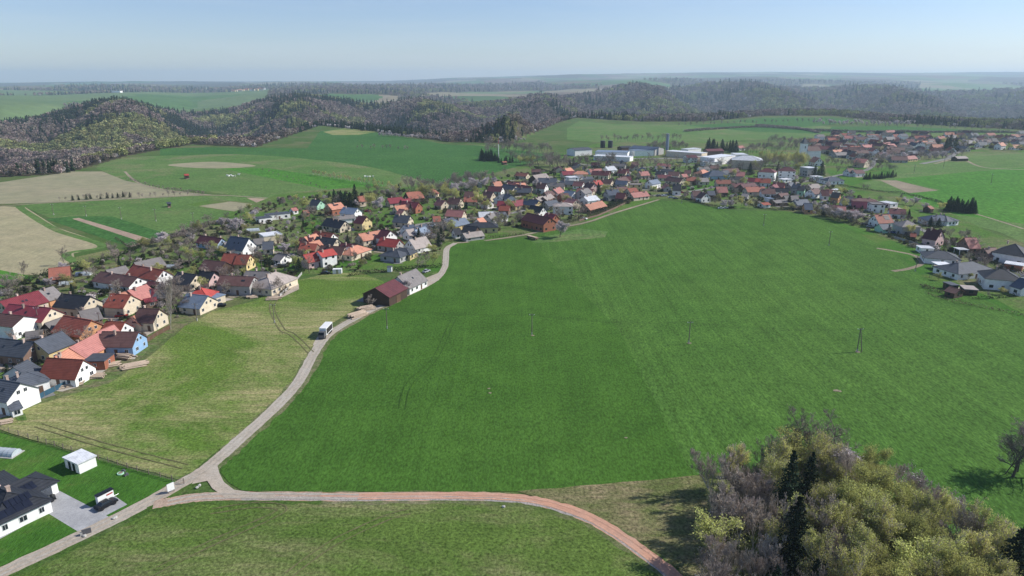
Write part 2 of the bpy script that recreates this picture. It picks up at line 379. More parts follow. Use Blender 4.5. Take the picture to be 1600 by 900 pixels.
# ---- forest (uncountable): points on the slopes, tree kinds as instances
def cloud(n, rx, rz, z0, size, seed, kind='round', tri=False):
    r = np.random.RandomState(seed)
    d = r.normal(size=(n, 3)); d /= np.linalg.norm(d, axis=1)[:, None]
    rad = r.uniform(0.45, 1, n) ** 0.6
    p = d * rad[:, None] * np.array([rx, rx, rz]) + np.array([0, 0, z0])
    lump = 1 + 0.28 * np.sin(d[:, 0] * 5 + seed) * np.cos(d[:, 1] * 4 + seed * 2) + 0.15 * np.sin(d[:, 2] * 7 + seed)
    p[:, :2] *= lump[:, None]
    if kind == 'cone':
        h = 1 - r.uniform(0, 1, n) ** 0.55
        a = r.uniform(0, 2 * math.pi, n); rr = rx * (1 - h) * r.uniform(0.35, 1.05, n)
        p = np.stack([rr * np.cos(a), rr * np.sin(a), z0 - rz + 2 * rz * h], 1)
    return quads(p, size, r)
def quads(p, size, r, aspect=0.7, up=None):
    n = len(p)
    a = r.normal(size=(n, 3)); a /= np.linalg.norm(a, axis=1)[:, None]
    b = np.cross(a, r.normal(size=(n, 3))); b /= np.linalg.norm(b, axis=1)[:, None] + 1e-9
    s = (size * r.uniform(0.55, 1.3, n))[:, None] * 0.5
    a = a * s; b = b * s * aspect
    return np.stack([p - a - b, p + a - b * 0.6, p + a * 0.8 + b, p - a * 0.7 + b], 1).reshape(-1, 3)
fcol = bpy.data.collections.new('forest_tree_kinds')
kinds = []
def fproto(name, me): o = bpy.data.objects.new(name, me); fcol.objects.link(o); kinds.append(o)
for i in range(3): fproto('a%d' % i, np_mesh('far_bare', cloud(190, 5.2, 5.2, 8.0, 1.7, i), 4, M['f_bare']))
for i in range(3): fproto('b%d' % i, np_mesh('far_spruce', cloud(190, 3.3, 8.5, 9.5, 1.9, 10 + i, 'cone'), 4, M['f_needle']))
for i in range(2): fproto('c%d' % i, np_mesh('far_olive', cloud(190, 5.0, 5.4, 8.0, 1.7, 20 + i), 4, M['f_olive']))
fproto('d0', np_mesh('far_white', cloud(120, 3.4, 3.0, 4.6, 1.5, 30), 4, M['f_white']))
def scatter(name, P, rots, scales, kidx, label, coll=None, catg='forest', wide=None):
    me = bpy.data.meshes.new(name); me.vertices.add(len(P)); me.vertices.foreach_set('co', P.astype(np.float32).ravel())
    for an, ty, data in (('sc', 'FLOAT', scales), ('rz', 'FLOAT', rots), ('ki', 'INT', kidx)):
        a = me.attributes.new(an, ty, 'POINT'); a.data.foreach_set('value', data)
    me.update(); o = mobj(name, me)
    ng = bpy.data.node_groups.new(name, 'GeometryNodeTree')
    ng.interface.new_socket('Geometry', in_out='INPUT', socket_type='NodeSocketGeometry')
    ng.interface.new_socket('Geometry', in_out='OUTPUT', socket_type='NodeSocketGeometry')
    gi = ng.nodes.new('NodeGroupInput'); go = ng.nodes.new('NodeGroupOutput')
    iop = ng.nodes.new('GeometryNodeInstanceOnPoints'); ci = ng.nodes.new('GeometryNodeCollectionInfo')
    ci.inputs['Collection'].default_value = coll or fcol; ci.inputs['Separate Children'].default_value = True; ci.inputs['Reset Children'].default_value = True
    def attr(n, dt):
        a = ng.nodes.new('GeometryNodeInputNamedAttribute'); a.data_type = dt; a.inputs['Name'].default_value = n; return a.outputs['Attribute']
    cx = ng.nodes.new('ShaderNodeCombineXYZ')
    L = ng.links.new
    L(attr('rz', 'FLOAT'), cx.inputs[2]); L(gi.outputs[0], iop.inputs['Points']); L(ci.outputs[0], iop.inputs['Instance'])
    iop.inputs['Pick Instance'].default_value = True
    L(attr('ki', 'INT'), iop.inputs['Instance Index']); L(cx.outputs[0], iop.inputs['Rotation']); L(attr('sc', 'FLOAT'), iop.inputs['Scale'])
    L(iop.outputs[0], go.inputs[0])
    md = o.modifiers.new('trees', 'NODES'); md.node_group = ng
    return tag(o, label, catg, kind='stuff')
nr_ = np.random.RandomState(3)
pts = []; yv = 430.0
while yv < 7500:
    dx = max(7.0, yv * 0.0054 if yv < 2600 else yv * 0.0065); n = int(1.75 * (yv + 170) / dx)
    xs = (np.linspace(-0.875, 0.875, n)) * (yv + 90) + nr_.uniform(-0.5, 0.5, n) * dx
    ys = yv + nr_.uniform(-0.5, 0.5, n) * dx * 1.4
    pts.append(np.stack([xs, ys, np.full(n, dx)], 1)); yv += dx * (1.5 if yv < 2600 else 2.2)
pts = np.concatenate(pts)
pc = np.clip(800 + F * pts[:, 0] / (pts[:, 1] * cp + H * sp), -500, 2100)
pe = edgeY(pc); pcy = smoothcol(CR_Y, pc)
cl = landclass(pts[:, 0], pts[:, 1], pc, pcy, pe)
keep = (cl == 1)
pts = pts[keep]; pc = pc[keep]; pe = pe[keep]; pcy = pcy[keep]
pz = terrain(pts[:, 0], pts[:, 1]) - 0.6
cz_ = fbm(pts[:, 0] / 170, pts[:, 1] / 200, 91, 3) + nr_.uniform(-0.10, 0.10, len(pts))
leftdark = np.where((pc < 330) & (pc > 60), 0.05, 0.0) + np.where((pc > 330) & (pc < 700), 0.02, 0) - np.where(pc > 760, 0.07, 0) - 0.22 * np.exp(-((pc - 330) / 130) ** 2) * (pts[:, 1] < 1500)
k = np.where(cz_ + leftdark > 0.54, nr_.randint(3, 6, len(pts)), np.where(fbm(pts[:, 0] / 120, pts[:, 1] / 160, 14, 3) > 0.52, nr_.randint(6, 8, len(pts)), nr_.randint(0, 3, len(pts))))
nearedge = (pts[:, 1] - pe) < 60
k = np.where(nearedge & (nr_.uniform(0, 1, len(pts)) < 0.16), 8, k)
k = np.where(nr_.uniform(0, 1, len(pts)) < 0.010, 8, k)
# children are read in name order: a0-2 bare, b0-2 spruce, c0-1 olive, d0 blossom
sc = (pts[:, 2] / 8.3) ** 0.72 * nr_.uniform(0.75, 1.25, len(pts)) * 0.95
sc = np.where(nearedge, sc * 0.8, sc)
far = pts[:, 1] > pcy
P = np.stack([pts[:, 0], pts[:, 1], pz], 1)
s1 = scatter('forest', P[~far], nr_.uniform(0, 6.28, len(P))[~far], sc[~far], k[~far].astype(np.int32), 'mixed bare, budding and spruce forest covering the valley sides beyond the village')
s2 = scatter('forest', P[far], nr_.uniform(0, 6.28, len(P))[far], sc[far] * 0.6, k[far].astype(np.int32), 'distant hazy woods scattered between the fields of the far plateau')

# ================================================================ FIELDS, ROADS
def cat(pts, closed=False, n=6):
    P = [Vector((p[0], p[1])) for p in pts]; out = []; m = len(P)
    rng = range(m) if closed else range(m - 1)
    for i in rng:
        p0 = P[(i - 1) % m] if (closed or i > 0) else P[0]; p1 = P[i]; p2 = P[(i + 1) % m]
        p3 = P[(i + 2) % m] if (closed or i + 2 < m) else P[-1]
        for j in range(n):
            t = j / n
            out.append(0.5 * ((2 * p1) + (p2 - p0) * t + (2 * p0 - 5 * p1 + 4 * p2 - p3) * t * t + (3 * p1 - p0 - 3 * p2 + p3) * t ** 3))
    if not closed: out.append(P[-1])
    return out
LAYER = [0]
def sheet(name, pts, mat, z=None, reg='P', smooth=False, wob=0.0):
    LAYER[0] += 1
    zz = z if z is not None else 0.02 + LAYER[0] * 0.0022
    W = [G(reg, x, y) for x, y in pts]
    if smooth: W = cat(W, True, 5)
    if wob:
        out = []
        for i in range(len(W)):
            a = Vector((W[i][0], W[i][1])); b = Vector((W[(i + 1) % len(W)][0], W[(i + 1) % len(W)][1])); n = max(1, min(30, int((b - a).length / 4)))
            pr = (b - a).orthogonal().normalized() if (b - a).length > 0 else Vector((0, 1))
            for j in range(n): out.append(a.lerp(b, j / n) + pr * rnd.uniform(-wob, wob))
        W = out
    m = MB(); m.add([(p[0], p[1], zz) for p in W], [tuple(range(len(W)))])
    o = m.build(name, mat); me = o.data
    if me.polygons[0].normal.z < 0: me.flip_normals()
    return tag(o, kind='structure')
def ribbon(name, pts, width, mat, z=None, reg='P', jit=0.12, off=0.0, smooth=8):
    LAYER[0] += 1
    zz = z if z is not None else 0.02 + LAYER[0] * 0.0022
    W = cat([G(reg, x, y) for x, y in pts], False, smooth)
    vs = []; n = len(W)
    for i, p in enumerate(W):
        t = (W[min(i + 1, n - 1)] - W[max(i - 1, 0)]).normalized(); nn = Vector((-t.y, t.x))
        wd = width if not callable(width) else width(i / (n - 1))
        a = p + nn * (off + wd / 2 + rnd.uniform(-jit, jit)); b = p + nn * (off - wd / 2 + rnd.uniform(-jit, jit))
        vs += [(a.x, a.y, zz), (b.x, b.y, zz)]
    m = MB(); m.add(vs, [(2 * i, 2 * i + 1, 2 * i + 3, 2 * i + 2) for i in range(n - 1)])
    return tag(m.build(name, mat), kind='structure')
FM = {
 'crop': field_mat('winter_wheat', (0.048, 0.114, 0.018), (0.058, 0.130, 0.022), rows=R(-4), rowstr=0.09, fine=1.9, finevar=0.36, bumpk=0.35),
 'crop_diag': field_mat('winter_wheat_diagonal', (0.056, 0.126, 0.023), (0.072, 0.146, 0.029), rows=R(-27), rowstr=0.2, fine=1.6, finevar=0.42, bumpk=0.4),
 'crop_far': field_mat('far_wheat', (0.042, 0.115, 0.028), (0.058, 0.138, 0.036), rows=R(20), rowstr=0.08, fine=0.5, tracks=(R(65), 26, 0.85)),
 'bright': field_mat('bright_wheat', (0.055, 0.165, 0.022), (0.075, 0.19, 0.03), rows=R(30), rowstr=0.08, fine=0.5, tracks=(R(72), 24, 0.9)),
 'pasture': field_mat('pasture', (0.08, 0.155, 0.04), (0.11, 0.175, 0.055), fine=0.5, dry=(0.2, 0.18, 0.1), dryamt=0.1),
 'meadow': field_mat('dry_meadow', (0.075, 0.15, 0.024), (0.115, 0.175, 0.036), fine=1.3, dry=(0.32, 0.28, 0.14), dryamt=0.75, dryrot=R(-55), drystretch=(0.45, 1, 1), finevar=0.4),
 'meadow2': field_mat('olive_meadow', (0.07, 0.125, 0.024), (0.10, 0.15, 0.036), fine=1.6, dry=(0.24, 0.21, 0.115), dryamt=0.8, dryrot=R(-50), drystretch=(0.6, 1, 1), finevar=0.5),
 'lawn': field_mat('mown_lawn', (0.045, 0.125, 0.018), (0.068, 0.155, 0.026), fine=2.2, rows=R(-35), rowstr=0.10, finevar=0.25, dry=(0.14, 0.16, 0.05), dryamt=0.25),
 'garden': field_mat('garden_grass', (0.06, 0.135, 0.022), (0.09, 0.16, 0.034), fine=0.9, big=0.03, dry=(0.17, 0.14, 0.09), dryamt=0.75, finevar=0.4),
 'stubble': field_mat('pale_stubble', (0.33, 0.285, 0.185), (0.30, 0.285, 0.17), fine=0.8, rows=R(-55), rowstr=0.07, tracks=(R(-55), 18, 0.86), finevar=0.15),
 'stubble2': field_mat('pale_green_stubble', (0.235, 0.235, 0.145), (0.30, 0.265, 0.18), fine=0.8, finevar=0.12),
 'soil': field_mat('bare_soil', (0.30, 0.22, 0.17), (0.36, 0.27, 0.21), fine=1.0, finevar=0.2),
 'dirt': field_mat('worn_dirt', (0.22, 0.185, 0.135), (0.30, 0.255, 0.19), fine=1.5, finevar=0.25),
 'verge': field_mat('road_verge', (0.05, 0.105, 0.02), (0.09, 0.125, 0.035), fine=1.5, dry=(0.25, 0.21, 0.14), dryamt=0.6),
 'gravel': field_mat('gravel_road', (0.34, 0.28, 0.22), (0.42, 0.36, 0.30), fine=2.5, big=0.08, finevar=0.15, bumpd=0.05, dry=(0.42, 0.39, 0.34), dryamt=0.8),
 'redroad': field_mat('red_grit_road', (0.50, 0.255, 0.17), (0.46, 0.28, 0.21), fine=2.5, big=0.05, finevar=0.08, bumpd=0.02, dry=(0.42, 0.33, 0.27), dryamt=0.3),
 'pinkroad': field_mat('pink_beige_road', (0.36, 0.255, 0.20), (0.39, 0.31, 0.25), fine=2.5, big=0.08, finevar=0.2, bumpd=0.05),
 'greygrit': field_mat('grey_grit', (0.27, 0.25, 0.235), (0.35, 0.31, 0.29), fine=3.5, big=0.08, finevar=0.4, bumpd=0.06),
 'asphalt': field_mat('worn_asphalt', (0.19, 0.185, 0.18), (0.25, 0.24, 0.23), fine=1.5, big=0.05, finevar=0.1, bumpd=0.02),
 'track': field_mat('grass_track', (0.12, 0.12, 0.055), (0.16, 0.15, 0.08), fine=2.0, finevar=0.3),
}
FM['rut'] = field_mat('rut_gravel', (0.40, 0.37, 0.33), (0.33, 0.29, 0.24), fine=2.5, big=0.15, finevar=0.15, bumpd=0.03)
FM['redrut'] = field_mat('rut_red_grit', (0.52, 0.31, 0.235), (0.47, 0.27, 0.19), fine=2.5, big=0.15, finevar=0.1, bumpd=0.03)
FM['tram'] = field_mat('tramline_wheat', (0.035, 0.085, 0.016), (0.05, 0.10, 0.02), fine=2, finevar=0.4)
FM['drystrip'] = field_mat('rough_dry_grass', (0.07, 0.105, 0.026), (0.10, 0.125, 0.04), fine=1.5, dry=(0.22, 0.18, 0.105), dryamt=1.15, finevar=0.5)
# drive pavers
m, t, b = newmat('concrete_pavers'); bt = nd(t, 'ShaderNodeTexBrick'); bt.inputs['Scale'].default_value = 1.6
bt.inputs['Color1'].default_value = (0.40, 0.40, 0.40, 1); bt.inputs['Color2'].default_value = (0.31, 0.31, 0.32, 1); bt.inputs['Mortar'].default_value = (0.24, 0.24, 0.24, 1); bt.inputs['Mortar Size'].default_value = 0.015
t.links.new(coord(t, rz=R(-35)), bt.inputs[0])
t.links.new(mix(t, bt.outputs[0], ramp(t, noise(t, coord(t), 0.25, 6, 0.65), [(0.3, (0.75,) * 3), (0.7, (1.15,) * 3)]), 1.0, 'MULTIPLY'), b.inputs['Base Color']); b.inputs['Roughness'].default_value = 0.85
FM['paver'] = m
# far plateau fields, back to front
sheet('field', [(250, 232), (330, 230), (480, 232), (500, 205), (540, 200), (620, 212), (700, 226), (760, 228), (815, 229), (850, 238), (860, 290), (700, 300), (560, 262), (400, 245), (250, 243)], FM['crop_far'])
sheet('meadow', [(735, 226), (790, 227), (840, 234), (850, 240), (800, 234)], FM['pasture'])
sheet('meadow', [(505, 206), (540, 200), (590, 206), (560, 211), (520, 211)], FM['meadow'])
sheet('field', [(886, 200), (905, 189), (960, 194), (1100, 195), (1180, 190), (1300, 198), (1600, 206), (1700, 208), (1700, 214), (1300, 213), (1100, 222), (930, 222), (886, 218)], FM['pasture'])
sheet('field', [(1070, 196), (1150, 192), (1300, 204), (1285, 209), (1180, 206)], FM['crop_far'])
sheet('field', [(1140, 189), (1200, 184), (1300, 184), (1340, 188), (1290, 196), (1240, 199)], FM['crop_far'])
sheet('field', [(1300, 198), (1400, 197), (1600, 207), (1700, 209), (1700, 212), (1290, 208)], FM['crop_far'])
sheet('meadow', [(150, 262), (190, 248), (260, 243), (400, 242), (560, 258), (660, 282), (750, 300), (640, 310), (500, 300), (330, 262), (200, 268)], FM['pasture'], smooth=True)
sheet('field', [(150, 262), (245, 246), (340, 262), (430, 276), (545, 298), (470, 312), (380, 308), (300, 296), (240, 300), (170, 272)], FM['pasture'])
sheet('field', [(345, 263), (420, 263), (640, 296), (700, 305), (560, 300), (520, 298)], FM['bright'])
sheet('field', [(262, 258), (300, 254), (345, 253), (400, 259), (350, 263), (300, 262)], FM['stubble2'], smooth=True)
sheet('field', [(-200, 300), (0, 285), (60, 276), (110, 268), (160, 268), (195, 282), (260, 296), (330, 305), (60, 317), (-200, 325)], FM['stubble2'], smooth=False)
sheet('field', [(30, 320), (300, 306), (420, 306), (470, 320), (430, 345), (330, 352), (235, 376), (180, 375), (100, 350)], FM['pasture'])
sheet('field', [(70, 342), (115, 338), (175, 338), (250, 362), (290, 368), (245, 376), (215, 388), (178, 378)], FM['crop_far'])
sheet('field', [(113, 342), (123, 340.5), (233, 373), (215, 376)], FM['soil'])
sheet('field', [(290, 320), (330, 312), (420, 318), (440, 328), (380, 334)], FM['garden'])
sheet('field', [(310, 322), (360, 315), (420, 322), (375, 332)], FM['stubble2'])
sheet('field', [(385, 309), (455, 313), (450, 321), (410, 321)], FM['soil'])
sheet('field', [(-200, 328), (0, 322), (40, 324), (90, 356), (175, 384), (115, 396), (118, 412), (60, 430), (0, 428), (-200, 470)], FM['stubble'])
ribbon('field_margin', [(30, 323), (45, 334), (90, 360), (160, 384), (105, 396), (118, 410)], 4.5, FM['pasture'])
sheet('field', [(-200, 440), (0, 422), (40, 430), (60, 436), (0, 450), (-200, 480)], FM['bright'])
sheet('field', [(118, 402), (180, 388), (200, 392), (170, 408), (120, 414)], FM['meadow2'])
ribbon('farm_track', [(-40, 326), (60, 318), (200, 311), (330, 305), (450, 312)], 2.2, FM['dirt'])
ribbon('farm_track', [(195, 268), (215, 285), (255, 296), (330, 305)], 2.2, FM['dirt'])
ribbon('farm_track', [(200, 386), (260, 372), (320, 353), (352, 345)], 4, FM['dirt'])
# right hand fields
sheet('field', [(1330, 272), (1390, 258), (1500, 240), (1600, 236), (1900, 236), (1900, 400), (1600, 380), (1560, 362), (1450, 335), (1380, 310)], FM['pasture'])
sheet('field', [(1395, 280), (1500, 270), (1600, 262), (1900, 262), (1900, 340), (1600, 350), (1490, 335), (1405, 302), (1470, 297)], FM['bright'])
sheet('meadow', [(1375, 282), (1400, 282), (1465, 298), (1420, 302)], FM['dirt'])
ribbon('farm_track', [(1460, 256), (1500, 248), (1540, 262), (1640, 266)], 3, FM['dirt'])
ribbon('farm_track', [(1520, 333), (1560, 345), (1600, 358)], 2.0, FM['dirt'])
# main wheat field
rowf = [(345, 712), (380, 684), (430, 640), (470, 596), (500, 548), (522, 520), (570, 493), (620, 471), (678, 441), (698, 420), (701, 390), (710, 381), (822, 371), (880, 358), (925, 348), (960, 335), (1030, 313),
        (1080, 317), (1140, 328), (1230, 330), (1290, 343), (1340, 358), (1380, 373), (1420, 392), (1450, 425), (1520, 458), (1570, 482), (1650, 520), (1900, 640), (1900, 1080), (1600, 905), (1500, 845), (1380, 775), (1250, 738), (1130, 738), (1075, 745), (940, 757), (808, 768), (640, 769), (500, 769), (420, 769), (380, 766), (358, 756), (345, 738)]
sheet('field', rowf, FM['crop'], wob=0.25)
sheet('field', [(858, 362), (880, 358), (925, 348), (960, 335), (1030, 313), (1080, 317), (1140, 328), (1230, 330), (1290, 343), (1340, 358), (1380, 373), (1420, 392), (1450, 425), (1520, 458), (1570, 482), (1650, 520), (1900, 640), (1900, 1080), (1600, 905), (1500, 845), (1380, 775), (1250, 738), (1130, 738), (1080, 742), (965, 512), (830, 378)], FM['crop_diag'], wob=0.2)
sheet('meadow', [(824, 374), (870, 366), (905, 357), (950, 362), (945, 371), (880, 377), (838, 380)], FM['pasture'])
sheet('meadow', [(1300, 345), (1340, 352), (1400, 372), (1450, 395), (1640, 520), (1700, 560), (1600, 505), (1560, 478), (1500, 452), (1440, 432), (1400, 395)], FM['lawn'])
ribbon('track', [(1370, 388), (1400, 393), (1430, 400), (1440, 412), (1420, 420), (1395, 424)], 2.5, FM['dirt'])
# village ground
sheet('village_gardens', [(-100, 470), (0, 452), (110, 418), (250, 378), (330, 345), (430, 305), (560, 292), (700, 290), (860, 246), (940, 222), (1240, 222), (1290, 208), (1600, 208), (1900, 208), (1900, 238), (1600, 238), (1500, 240), (1400, 258), (1310, 270), (1345, 290), (1400, 305), (1480, 330), (1540, 360), (1650, 400), (1900, 460), (1900, 700), (1640, 515), (1560, 470), (1500, 445), (1440, 395), (1380, 370), (1290, 340), (1230, 327), (1140, 325), (1080, 315), (1030, 311), (900, 350), (822, 369), (706, 380), (690, 430), (570, 425), (500, 428), (440, 436), (290, 508), (230, 550), (180, 600), (60, 635), (-100, 670)], FM['garden'])
sheet('lawn', [(470, 345), (430, 338), (460, 325), (500, 340), (520, 352), (540, 358), (525, 366), (480, 365)], FM['lawn'])
sheet('lawn', [(560, 400), (640, 395), (690, 400), (690, 425), (570, 422), (520, 415)], FM['lawn'])
sheet('lawn', [(908, 338), (945, 330), (955, 335), (915, 347)], FM['lawn'])
sheet('lawn', [(810, 305), (835, 300), (845, 307), (820, 312)], FM['lawn'])
sheet('lawn', [(1290, 262), (1395, 262), (1390, 275), (1330, 290), (1300, 280)], FM['lawn'])
sheet('lawn', [(1070, 290), (1130, 286), (1150, 300), (1080, 305)], FM['lawn'])
# left meadow
sheet('meadow', [(0, 652), (60, 632), (170, 600), (230, 560), (290, 510), (330, 488), (400, 470), (440, 445), (500, 430), (560, 425), (600, 440), (600, 465), (560, 480), (520, 505), (495, 540), (470, 585), (425, 638), (375, 682), (330, 712), (285, 752), (0, 672), (-100, 660), (-100, 650)], FM['meadow'], wob=0.3)
# bottom meadow
sheet('meadow', [(20, 900), (120, 855), (200, 812), (262, 790), (350, 783), (560, 786), (700, 785), (800, 788), (865, 800), (925, 825), (990, 868), (1050, 910), (1100, 1000), (1000, 1300), (-200, 1300), (-150, 980)], FM['meadow2'])
sheet('meadow', [(808, 768), (940, 757), (1075, 745), (1130, 738), (1250, 738), (1380, 775), (1500, 845), (1600, 905), (1900, 1080), (1900, 1300), (1150, 1300), (1060, 890), (1000, 850), (930, 812), (870, 788)], FM['drystrip'], wob=0.2)
# house plot
sheet('lawn', [(-100, 660), (0, 676), (140, 716), (290, 757), (275, 770), (200, 806), (100, 850), (0, 886), (-200, 960)], FM['lawn'])
sheet('driveway', [(68, 782), (90, 766), (142, 793), (163, 778 + 12), (180, 776), (199, 789), (166, 806), (183, 815), (160, 826), (133, 838), (74, 802)], FM['paver'], wob=0)
sheet('path', [(-60, 850), (-5, 838), (66, 802), (73, 803), (0, 843)], FM['paver'])
# roads
ribbon('verge', [(-60, 935), (0, 902), (100, 855), (200, 806), (262, 772), (320, 738), (345, 716), (380, 686), (428, 641), (468, 597), (497, 547), (520, 520), (570, 491), (620, 469)], 5.4, FM['verge'], jit=0.5)
road_pts = [(-60, 930), (0, 897), (100, 850), (200, 802), (262, 768), (316, 737), (342, 716), (376, 686), (426, 641), (466, 597), (494, 547), (518, 520), (568, 491), (618, 469), (675, 441), (694, 420), (697, 400), (699, 388), (712, 380)]
ribbon('road', road_pts, lambda t: 3.9 - 1.0 * t, FM['gravel'])
ribbon('road', [(712, 380), (760, 376), (820, 367), (860, 358), (915, 348), (960, 333), (1030, 312)], 2.4, FM['dirt'])
ribbon('verge', [(240, 800), (275, 784), (350, 779), (450, 778), (560, 779), (700, 778), (800, 782), (865, 793), (930, 818), (1000, 862), (1060, 910), (1120, 980)], 4.6, FM['verge'], jit=0.4)
ribbon('road', [(240, 789), (266, 784.5), (300, 779), (350, 776), (450, 776), (560, 777), (700, 776), (800, 779), (865, 790), (930, 815), (1000, 860), (1060, 908), (1120, 980)], 3.1, FM['redroad'], jit=0.2)
ribbon('road', [(240, 789), (266, 784.5), (300, 779), (350, 776), (450, 776), (500, 776.5)], 3.12, FM['pinkroad'], jit=0.2)
ribbon('road_edge', [(380, 776), (450, 776), (560, 777), (700, 776), (800, 779), (850, 787)], 1.35, FM['greygrit'], off=-0.85, jit=0.15)
ribbon('road_edge', [(850, 787), (930, 815), (1000, 860), (1060, 908)], 0.7, FM['greygrit'], off=-1.0, jit=0.15)
sheet('road_junction', [(310, 741), (338, 722), (343, 740), (350, 754), (366, 766), (395, 770), (430, 771), (430, 780), (352, 778), (332, 764), (324, 752), (300, 757)], FM['gravel'])
ribbon('lay_by', [(497, 540), (503, 528), (512, 518)], 3.5, FM['gravel'])
sheet('farmyard', [(640, 455), (652, 440), (672, 432), (693, 424), (686, 438), (660, 452)], FM['gravel'])
ribbon('road', [(200, 520), (170, 488), (190, 475), (230, 462), (290, 458), (330, 444), (400, 398), (445, 396), (480, 404), (560, 396), (590, 385), (640, 355), (700, 345), (790, 335), (860, 320), (960, 310), (1060, 302), (1130, 290)], 4.0, FM['asphalt'])
ribbon('road', [(1060, 302), (1000, 296), (900, 290), (850, 277), (800, 282), (770, 290)], 3.5, FM['asphalt'])
ribbon('road', [(1130, 290), (1220, 305), (1290, 322), (1350, 335), (1420, 352), (1490, 380), (1560, 410), (1620, 440)], 4.5, FM['asphalt'])
ribbon('road', [(1180, 292), (1250, 285), (1330, 270), (1360, 262), (1380, 235), (1430, 226)], 4.5, FM['asphalt'])
ribbon('road', [(1440, 256), (1480, 248), (1497, 238), (1530, 231), (1560, 226)], 6, FM['asphalt'])
ribbon('road', [(870, 250), (960, 262), (1080, 258), (1180, 256), (1240, 262)], 5, FM['asphalt'])
ribbon('road', [(930, 247), (1000, 248), (1120, 247)], 9, FM['concrete'] if 'concrete' in FM else FM['asphalt'])
ribbon('road', [(200, 520), (150, 545), (60, 560), (20, 575), (-40, 590)], 3.2, FM['asphalt'])
for o_ in (0.75, -0.75):
    ribbon('wheel_rut', road_pts, 0.6, FM['rut'], off=o_, jit=0.12)
    ribbon('wheel_rut', [(262, 787), (300, 779), (350, 776), (450, 776), (560, 777)], 0.5, FM['rut'], off=o_, jit=0.1)
    ribbon('wheel_rut', [(560, 777), (700, 776), (800, 779), (865, 790), (930, 815), (1000, 860), (1060, 908)], 0.5, FM['redrut'], off=o_, jit=0.1)
# tractor ruts in the meadow
for o_ in (0.9, -0.9):
    ribbon('wheel_track', [(486, 552), (470, 535), (455, 522), (440, 514), (425, 480), (440, 462), (470, 452)], 0.35, FM['track'], off=o_, jit=0.08)
    ribbon('tramline', [(708, 500), (680, 560), (640, 600), (628, 640)], 0.28, FM['tram'], off=o_, jit=0.06)
    ribbon('wheel_track', [(60, 665), (140, 690), (220, 712), (290, 730)], 0.3, FM['track'], off=o_, jit=0.08)
    ribbon('wheel_track', [(230, 900), (330, 850), (420, 810), (440, 795), (400, 790), (330, 800)], 0.3, FM['track'], off=o_, jit=0.1)
    ribbon('wheel_track', [(450, 900), (520, 850), (600, 812), (640, 800)], 0.3, FM['track'], off=o_, jit=0.1)
for px, py, s_ in [(764, 608, .55), (766, 615, .5), (978, 685, 0.5), (1306, 611, 1.0), (1312, 612, .7), (832, 525, .7), (1077, 537, .9), (1340, 550, 1.1)]:
    c_ = ground(px, py); LAYER[0] += 1
    m_ = MB(); k_ = 9; m_.add([(c_.x + s_ * rnd.uniform(.6, 1.2) * math.cos(6.28 * i / k_), c_.y + s_ * rnd.uniform(.5, 1) * math.sin(6.28 * i / k_), 0.02 + LAYER[0] * 0.0022) for i in range(k_)], [tuple(range(k_))])
    tag(m_.build('bare_patch', FM['dirt']), kind='structure')
# ================================================================ HOUSES
GZ = 0.12
TH = {'barn': 'barn', 'shed': 'shed', 'house': 'house'}
def unit_window():
    m = MB(); m.box((0, 0, 0), (1.0, 0.06, 1.0)); fr = m.mesh('window', M['frame'])
    p = MB()
    for sx in (-0.23, 0.23): p.box((sx, -0.035, 0), (0.40, 0.03, 0.86))
    pn = p.mesh('pane', M['glass'])
    q_ = MB(); q_.box((0, 0, 0), (1.0, 0.06, 1.0)); far = q_.mesh('window', M['glass'])
    d = MB(); d.box((0, 0, 0), (1, 0.08, 1)); dm = d.mesh('door', M['door'])
    c = MB(); c.box((0, 0, 0), (0.55, 0.7, 1.0)); c.box((0, 0, 0.55), (0.68, 0.83, 0.12)); cm = c.mesh('chimney', M['chimney'])
    return fr, pn, far, dm, cm
WIN, PANE, FARWIN, DOORM, CHIM = unit_window()
HOUSES = []; ALLH = HOUSES
def inst(name, me, parent, loc, sc=(1, 1, 1), rz=0.0):
    o = bpy.data.objects.new(name, me); o.location = loc; o.scale = sc; o.rotation_euler = (0, 0, rz); return link(o, parent)
